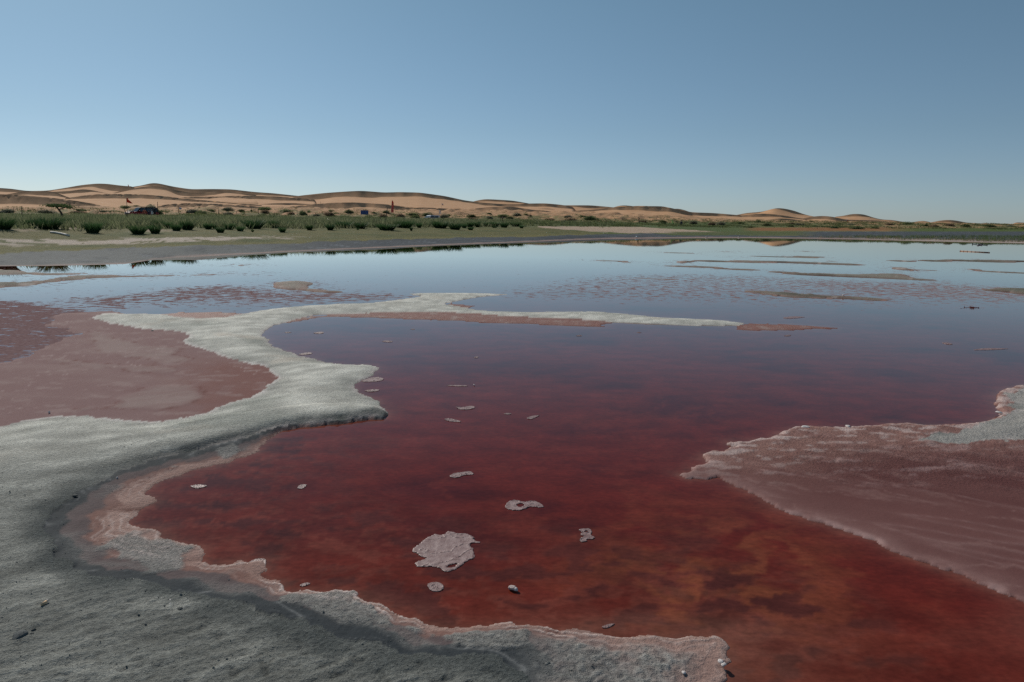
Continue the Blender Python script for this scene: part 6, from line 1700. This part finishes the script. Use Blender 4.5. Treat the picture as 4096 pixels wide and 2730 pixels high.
plate([(1190, 1419), (1225, 1411), (1254, 1413), (1240, 1419), (1205, 1422)], "salt plate touching the spit in the upper left bay", (), 1.0, 16)
plate([(1640, 1318), (1655, 1316), (1662, 1319), (1648, 1320)], "tiny salt plate near the pink strip's edge", (), .6, 17)
plate([(1136, 1330), (1160, 1329), (1168, 1331), (1145, 1333)], "faint salt sliver closest to the spit's inner bend", (), .6, 18)
plate([(1440, 1525), (1500, 1508), (1542, 1516), (1520, 1527), (1460, 1530)], "salt plate just off the notch of the spit", (), 1.0, 19)
plate([(1455, 1563), (1500, 1558), (1525, 1562), (1490, 1570), (1465, 1568)], "salt plate off the lower notch of the spit", (), 1.0, 20)
plate([(3132, 1344), (3155, 1340), (3168, 1343), (3150, 1347)], "small salt plate below the spit's pink tip", (), 1.0, 21)
plate([(3763, 1372), (3790, 1371), (3816, 1379), (3795, 1381)], "salt plate slanting in the right hand purple water", (), .8, 22)
plate([(3884, 1402), (3925, 1394), (3990, 1394), (4046, 1396), (4000, 1400), (3935, 1402)], "long salt plate near the right edge", (), 1.2, 23)
plate([(3125, 1272), (3170, 1266), (3230, 1269), (3190, 1274), (3150, 1277)], "broad salt plate behind the spit's pink tip", (), 1.2, 24)
plate([(2300, 1344), (2322, 1341), (2332, 1344), (2315, 1347)], "little salt plate below the pink strip's right end", (), .8, 25)
plate([(2545, 1331), (2558, 1329), (2568, 1332), (2556, 1333)], "very small salt plate under the bare part of the spit", (), .8, 26)
plate([(985, 2262), (1010, 2240), (1045, 2235), (1068, 2240), (1062, 2268), (1030, 2285), (1000, 2282)], "thick salt plate jammed against the left shore bulge", (), .9, 27)
plate([(1195, 2342), (1225, 2331), (1248, 2336), (1222, 2346), (1205, 2350)], "curled salt plate just right of the shore bulge", (), 1.0, 28)
plate([(2400, 2510), (2440, 2496), (2465, 2496), (2440, 2512), (2415, 2517)], "pale salt plate beside the near salt bank", (), .9, 29)

# ------------------------------------------------------------------ small things on the mud
white_salt = simple_mat("white_salt", (.70, .64, .61), .4, .2, 60, bump=.4)
def lump(name, x, y, wpx, hpx, mat_, label, cat, group=None, seed=0, z=None, squash=.55):
    gx, gy = [float(v) for v in at_z(x, y, z if z is not None else 0)]
    zz_ = z if z is not None else max(bed_z(gx, gy), 0.0)
    gx, gy = [float(v) for v in at_z(x, y, zz_)]
    d = math.sqrt(gx * gx + gy * gy + CAM_H ** 2); s = F_PX / d
    rg = random.Random(seed); bm = bmesh.new(); bmesh.ops.create_icosphere(bm, subdivisions=2, radius=.5)
    ax = [Vector((rg.gauss(0, 1), rg.gauss(0, 1), rg.gauss(0, 1))).normalized() for _ in range(7)]; of = [rg.uniform(.28, .44) for _ in ax]
    for v in bm.verts:
        for a, o_ in zip(ax, of):
            dd = v.co.dot(a)
            if dd > o_: v.co -= a * (dd - o_)
    me = bpy.data.meshes.new(name); bm.to_mesh(me); bm.free()
    o = link(name, me, mat_); o.scale = (wpx / s, wpx / s * .8, max(hpx / s * 1.2, wpx / s * squash * .5)); o.location = (gx, gy, zz_ + .2 * hpx / s); o.rotation_euler = (0, 0, rg.uniform(0, 6))
    return tag(o, label, cat, group)
CG = "white salt crystals along the shores"
pink_salt = simple_mat("pink_salt", (.46, .36, .34), .5, .3, 60, bump=.4)
lump("salt_crystal", 2050, 2356, 34, 18, pink_salt, "pinkish crystal lump standing in the red pool right of the round plate", "salt crystal", CG, 1, .005)
lump("salt_crystal", 2063, 2362, 20, 14, white_salt, "smaller crystal stuck to the right of the pool's pinkish lump", "salt crystal", CG, 2, .005)
lump("salt_crystal", 2884, 2650, 26, 12, white_salt, "upper of two white crystals at the near bank's right tip", "salt crystal", CG, 3, .02)
lump("salt_crystal", 2895, 2661, 24, 9, white_salt, "lower of two white crystals at the near bank's right tip", "salt crystal", CG, 4, .02)
lump("salt_crystal", 2734, 2693, 22, 8, white_salt, "flat crystal on the near salt bank left of its tip", "salt crystal", CG, 5)
lump("salt_crystal", 196, 1651, 9, 7, white_salt, "white crystal at the mud's upper left shoulder in the pink pond", "salt crystal", CG, 6, .01)
lump("salt_crystal", 680, 2403, 14, 5, white_salt, "upper of two pale chips on the dark wet mud", "salt crystal", CG, 7)
lump("salt_crystal", 681, 2418, 10, 5, white_salt, "lower of two pale chips on the dark wet mud", "salt crystal", CG, 8)
lump("salt_crystal", 468, 1914, 8, 7, white_salt, "single bright grain on the wet mud below the spit's cliff", "salt crystal", CG, 9)
lump("salt_crystal", 3222, 1711, 36, 7, white_salt, "white slab on the far rim of the right crust flat", "salt crystal", CG, 10, .02)
lump("salt_crystal", 3392, 1707, 24, 7, white_salt, "white slab farther right on the crust rim", "salt crystal", CG, 11, .02)
lump("salt_crystal", 3996, 1652, 22, 7, white_salt, "white slab on the salt rim by the grey mud at right", "salt crystal", CG, 12, .02)
lump("salt_crystal", 3373, 1183, 10, 4, white_salt, "white grain on the olive islet at right", "salt crystal", CG, 13, .04)
lump("salt_crystal", 1896, 1541, 7, 6, white_salt, "white grain on the thin salt streak in the pool", "salt crystal", CG, 14, .006)
# hollows' dark lumps of mud
clod_m = simple_mat("dark_mud_clod", (.085, .09, .085), .9, .3, 40, bump=.4)
DG = "dark mud clods on the grey mud"
CL = [(135, 2523, 22, 14, "fat dark clod beside the dark flake at lower left"), (128, 2537, 16, 12, "second clod below the fat one at lower left"), (120, 2552, 18, 8, "flat clod crumbs below the pair at lower left"),
 (720, 2436, 26, 10, "dark clod on the wet edge right of the pale chips"), (168, 1831, 9, 6, "round dark clod on the open mud at left"), (27, 1875, 8, 5, "dark clod at the left edge of the mud"),
 (39, 1966, 9, 5, "dark clod near the left edge lower down"), (100, 1982, 7, 5, "small clod right of the left edge clod"), (480, 1778, 12, 8, "clod in the trampled patch on the mud"),
 (497, 1790, 9, 6, "lower clod of the trampled patch"), (455, 1786, 8, 5, "left clod of the trampled patch"), (370, 1782, 7, 4, "clod left of the trampled patch"), (300, 1984, 24, 9, "clod at the broken mud edge by the pink shallows"),
 (610, 1324, 16, 6, "dark lump on the salt rim of the left pond")]
for i, (x, y, w, h, lab) in enumerate(CL): lump("mud_clod", x, y, w * .8, h * .6, clod_m, lab, "mud clod", DG, 40 + i)
# a dark flake of dried mud
lump("mud_flake", 78, 2546, 52, 20, simple_mat("flake_mud", (.085, .095, .095), .8, .3, 40, bump=.3), "dark flat flake of mud at lower left", "mud flake", None, 71, None, .25)
# pebbly crumbs everywhere
random.seed(23); vs, fs = [], []
ico = bmesh.new(); bmesh.ops.create_icosphere(ico, subdivisions=1, radius=1.0); iv = [v.co.copy() for v in ico.verts]; ifc = [tuple(v.index for v in f.verts) for f in ico.faces]; ico.free()
cnt = 0
while cnt < 900:
    x = random.uniform(-300, 2400); y = 1700 + 1030 * random.random() ** .8
    gx, gy = [float(v) for v in at_z(x, y)]
    r_ = math.hypot(gx, gy); a_ = math.atan2(gx, gy)
    i = int(np.clip(np.searchsorted(_rs, r_), 0, len(_rs) - 1)); j = int(np.clip(np.searchsorted(_azs, a_), 0, len(_azs) - 1))
    dm_, ds_ = d_main[i, j], d_shore[i, j]
    if not (dm_ > 0.02 or ds_ > .08): continue
    if random.random() > .25 + .75 * float(np.clip(n_mid[i, j] * 3, 0, 1)): continue
    s = random.uniform(.0010, .0026) * (1 + (random.random() < .03) * 1.2); k = len(vs); q = [random.uniform(.6, 1.3) for _ in range(3)]; zc_ = float(Z[i, j])
    vs += [(gx + v.x * s * q[0], gy + v.y * s * q[1], zc_ + v.z * s * .8 * q[2] + s * .3) for v in iv]; fs += [tuple(f_ + k for f_ in f) for f in ifc]; cnt += 1
me = mesh_from("mud_crumbs", vs, fs); o = link("mud_crumbs", me, simple_mat("crumb_mud", (.15, .155, .145), .9, .4, 60)); tag(o, "fine crumbs of dried mud strewn over the grey shore", "gravel", None, 'stuff')

# cigarette end on the mud
gx, gy = [float(v) for v in at_z(179, 2418, .10)]; gz = bed_z(gx, gy); gx, gy = [float(v) for v in at_z(179, 2418, gz)]
rt = empty("cigarette_butt", (gx, gy, gz + .006), R(80)); tag(rt, "tan cigarette end lying on the grey mud at lower left", "cigarette")
mb = MB(); mb.tube([(-.014, 0, 0), (.008, 0, .001)], .0052, 12); mb.build("filter", simple_mat("filter_tan", (.62, .43, .26), .8, .15, 80), rt, True)
mb = MB(); mb.tube([(.0081, 0, .001), (.0145, 0, .0012)], .0053, 12); mb.build("paper_end", whitec, rt, True)
mb = MB(); mb.tube([(.0146, 0, .0012), (.0165, 0, .001)], .0044, 10); mb.build("ash", clod_m, rt, True)

# litter on the far waterline
LG = "pale litter along the far waterline"
bot_m = simple_mat("bottle_plastic", (.62, .72, .76), .2, .1, 8)
for i, (x, y, w, lab) in enumerate(((2547, 950, 7, "pale blue bottle on the far waterline below the thick black post"), (2826, 951, 8, "left of two white bottles on the far waterline right of the walkers"), (2956, 951, 8, "right of two white bottles on the far waterline right of the walkers"))):
    X, Y, Z_, r = on_shore(x, y); s = mperp(r); h = w / s
    rt = empty("bottle", (X, Y, Z_ + .06), random.uniform(0, 1)); tag(rt, lab, "bottle", LG)
    mb = MB(); mb.tube([(-h * .5, 0, 0), (-h * .47, 0, 0), (h * .2, 0, 0), (h * .32, 0, 0), (h * .42, 0, 0)], [.05, .065, .065, .05, .025], 10); mb.build("shell", bot_m if i == 0 else whitec, rt, True)
    mb = MB(); mb.tube([(h * .42, 0, 0), (h * .5, 0, 0)], .028, 8); mb.build("cap", blue, rt, True)
for i, (x, y, lab) in enumerate(((3188, 916, "white scrap on the rusty bank"), (3876, 932, "white scrap on the dark inlet mud at right"), (2222, 887, "white scrap by the dark hollow mound"))):
    X, Y, Z_, r = on_shore(x, y, 60); s = mperp(r)
    bm = bmesh.new(); bmesh.ops.create_icosphere(bm, subdivisions=1, radius=.5)
    rg = random.Random(i)
    for v in bm.verts: v.co *= rg.uniform(.7, 1.2)
    me = bpy.data.meshes.new("litter_scrap"); bm.to_mesh(me); bm.free()
    o = link("litter_scrap", me, whitec); o.scale = (4.5 / s, 3 / s, 2.2 / s); o.location = (X, Y, Z_ + .05); tag(o, lab, "litter", "white scraps of litter on the far bank")
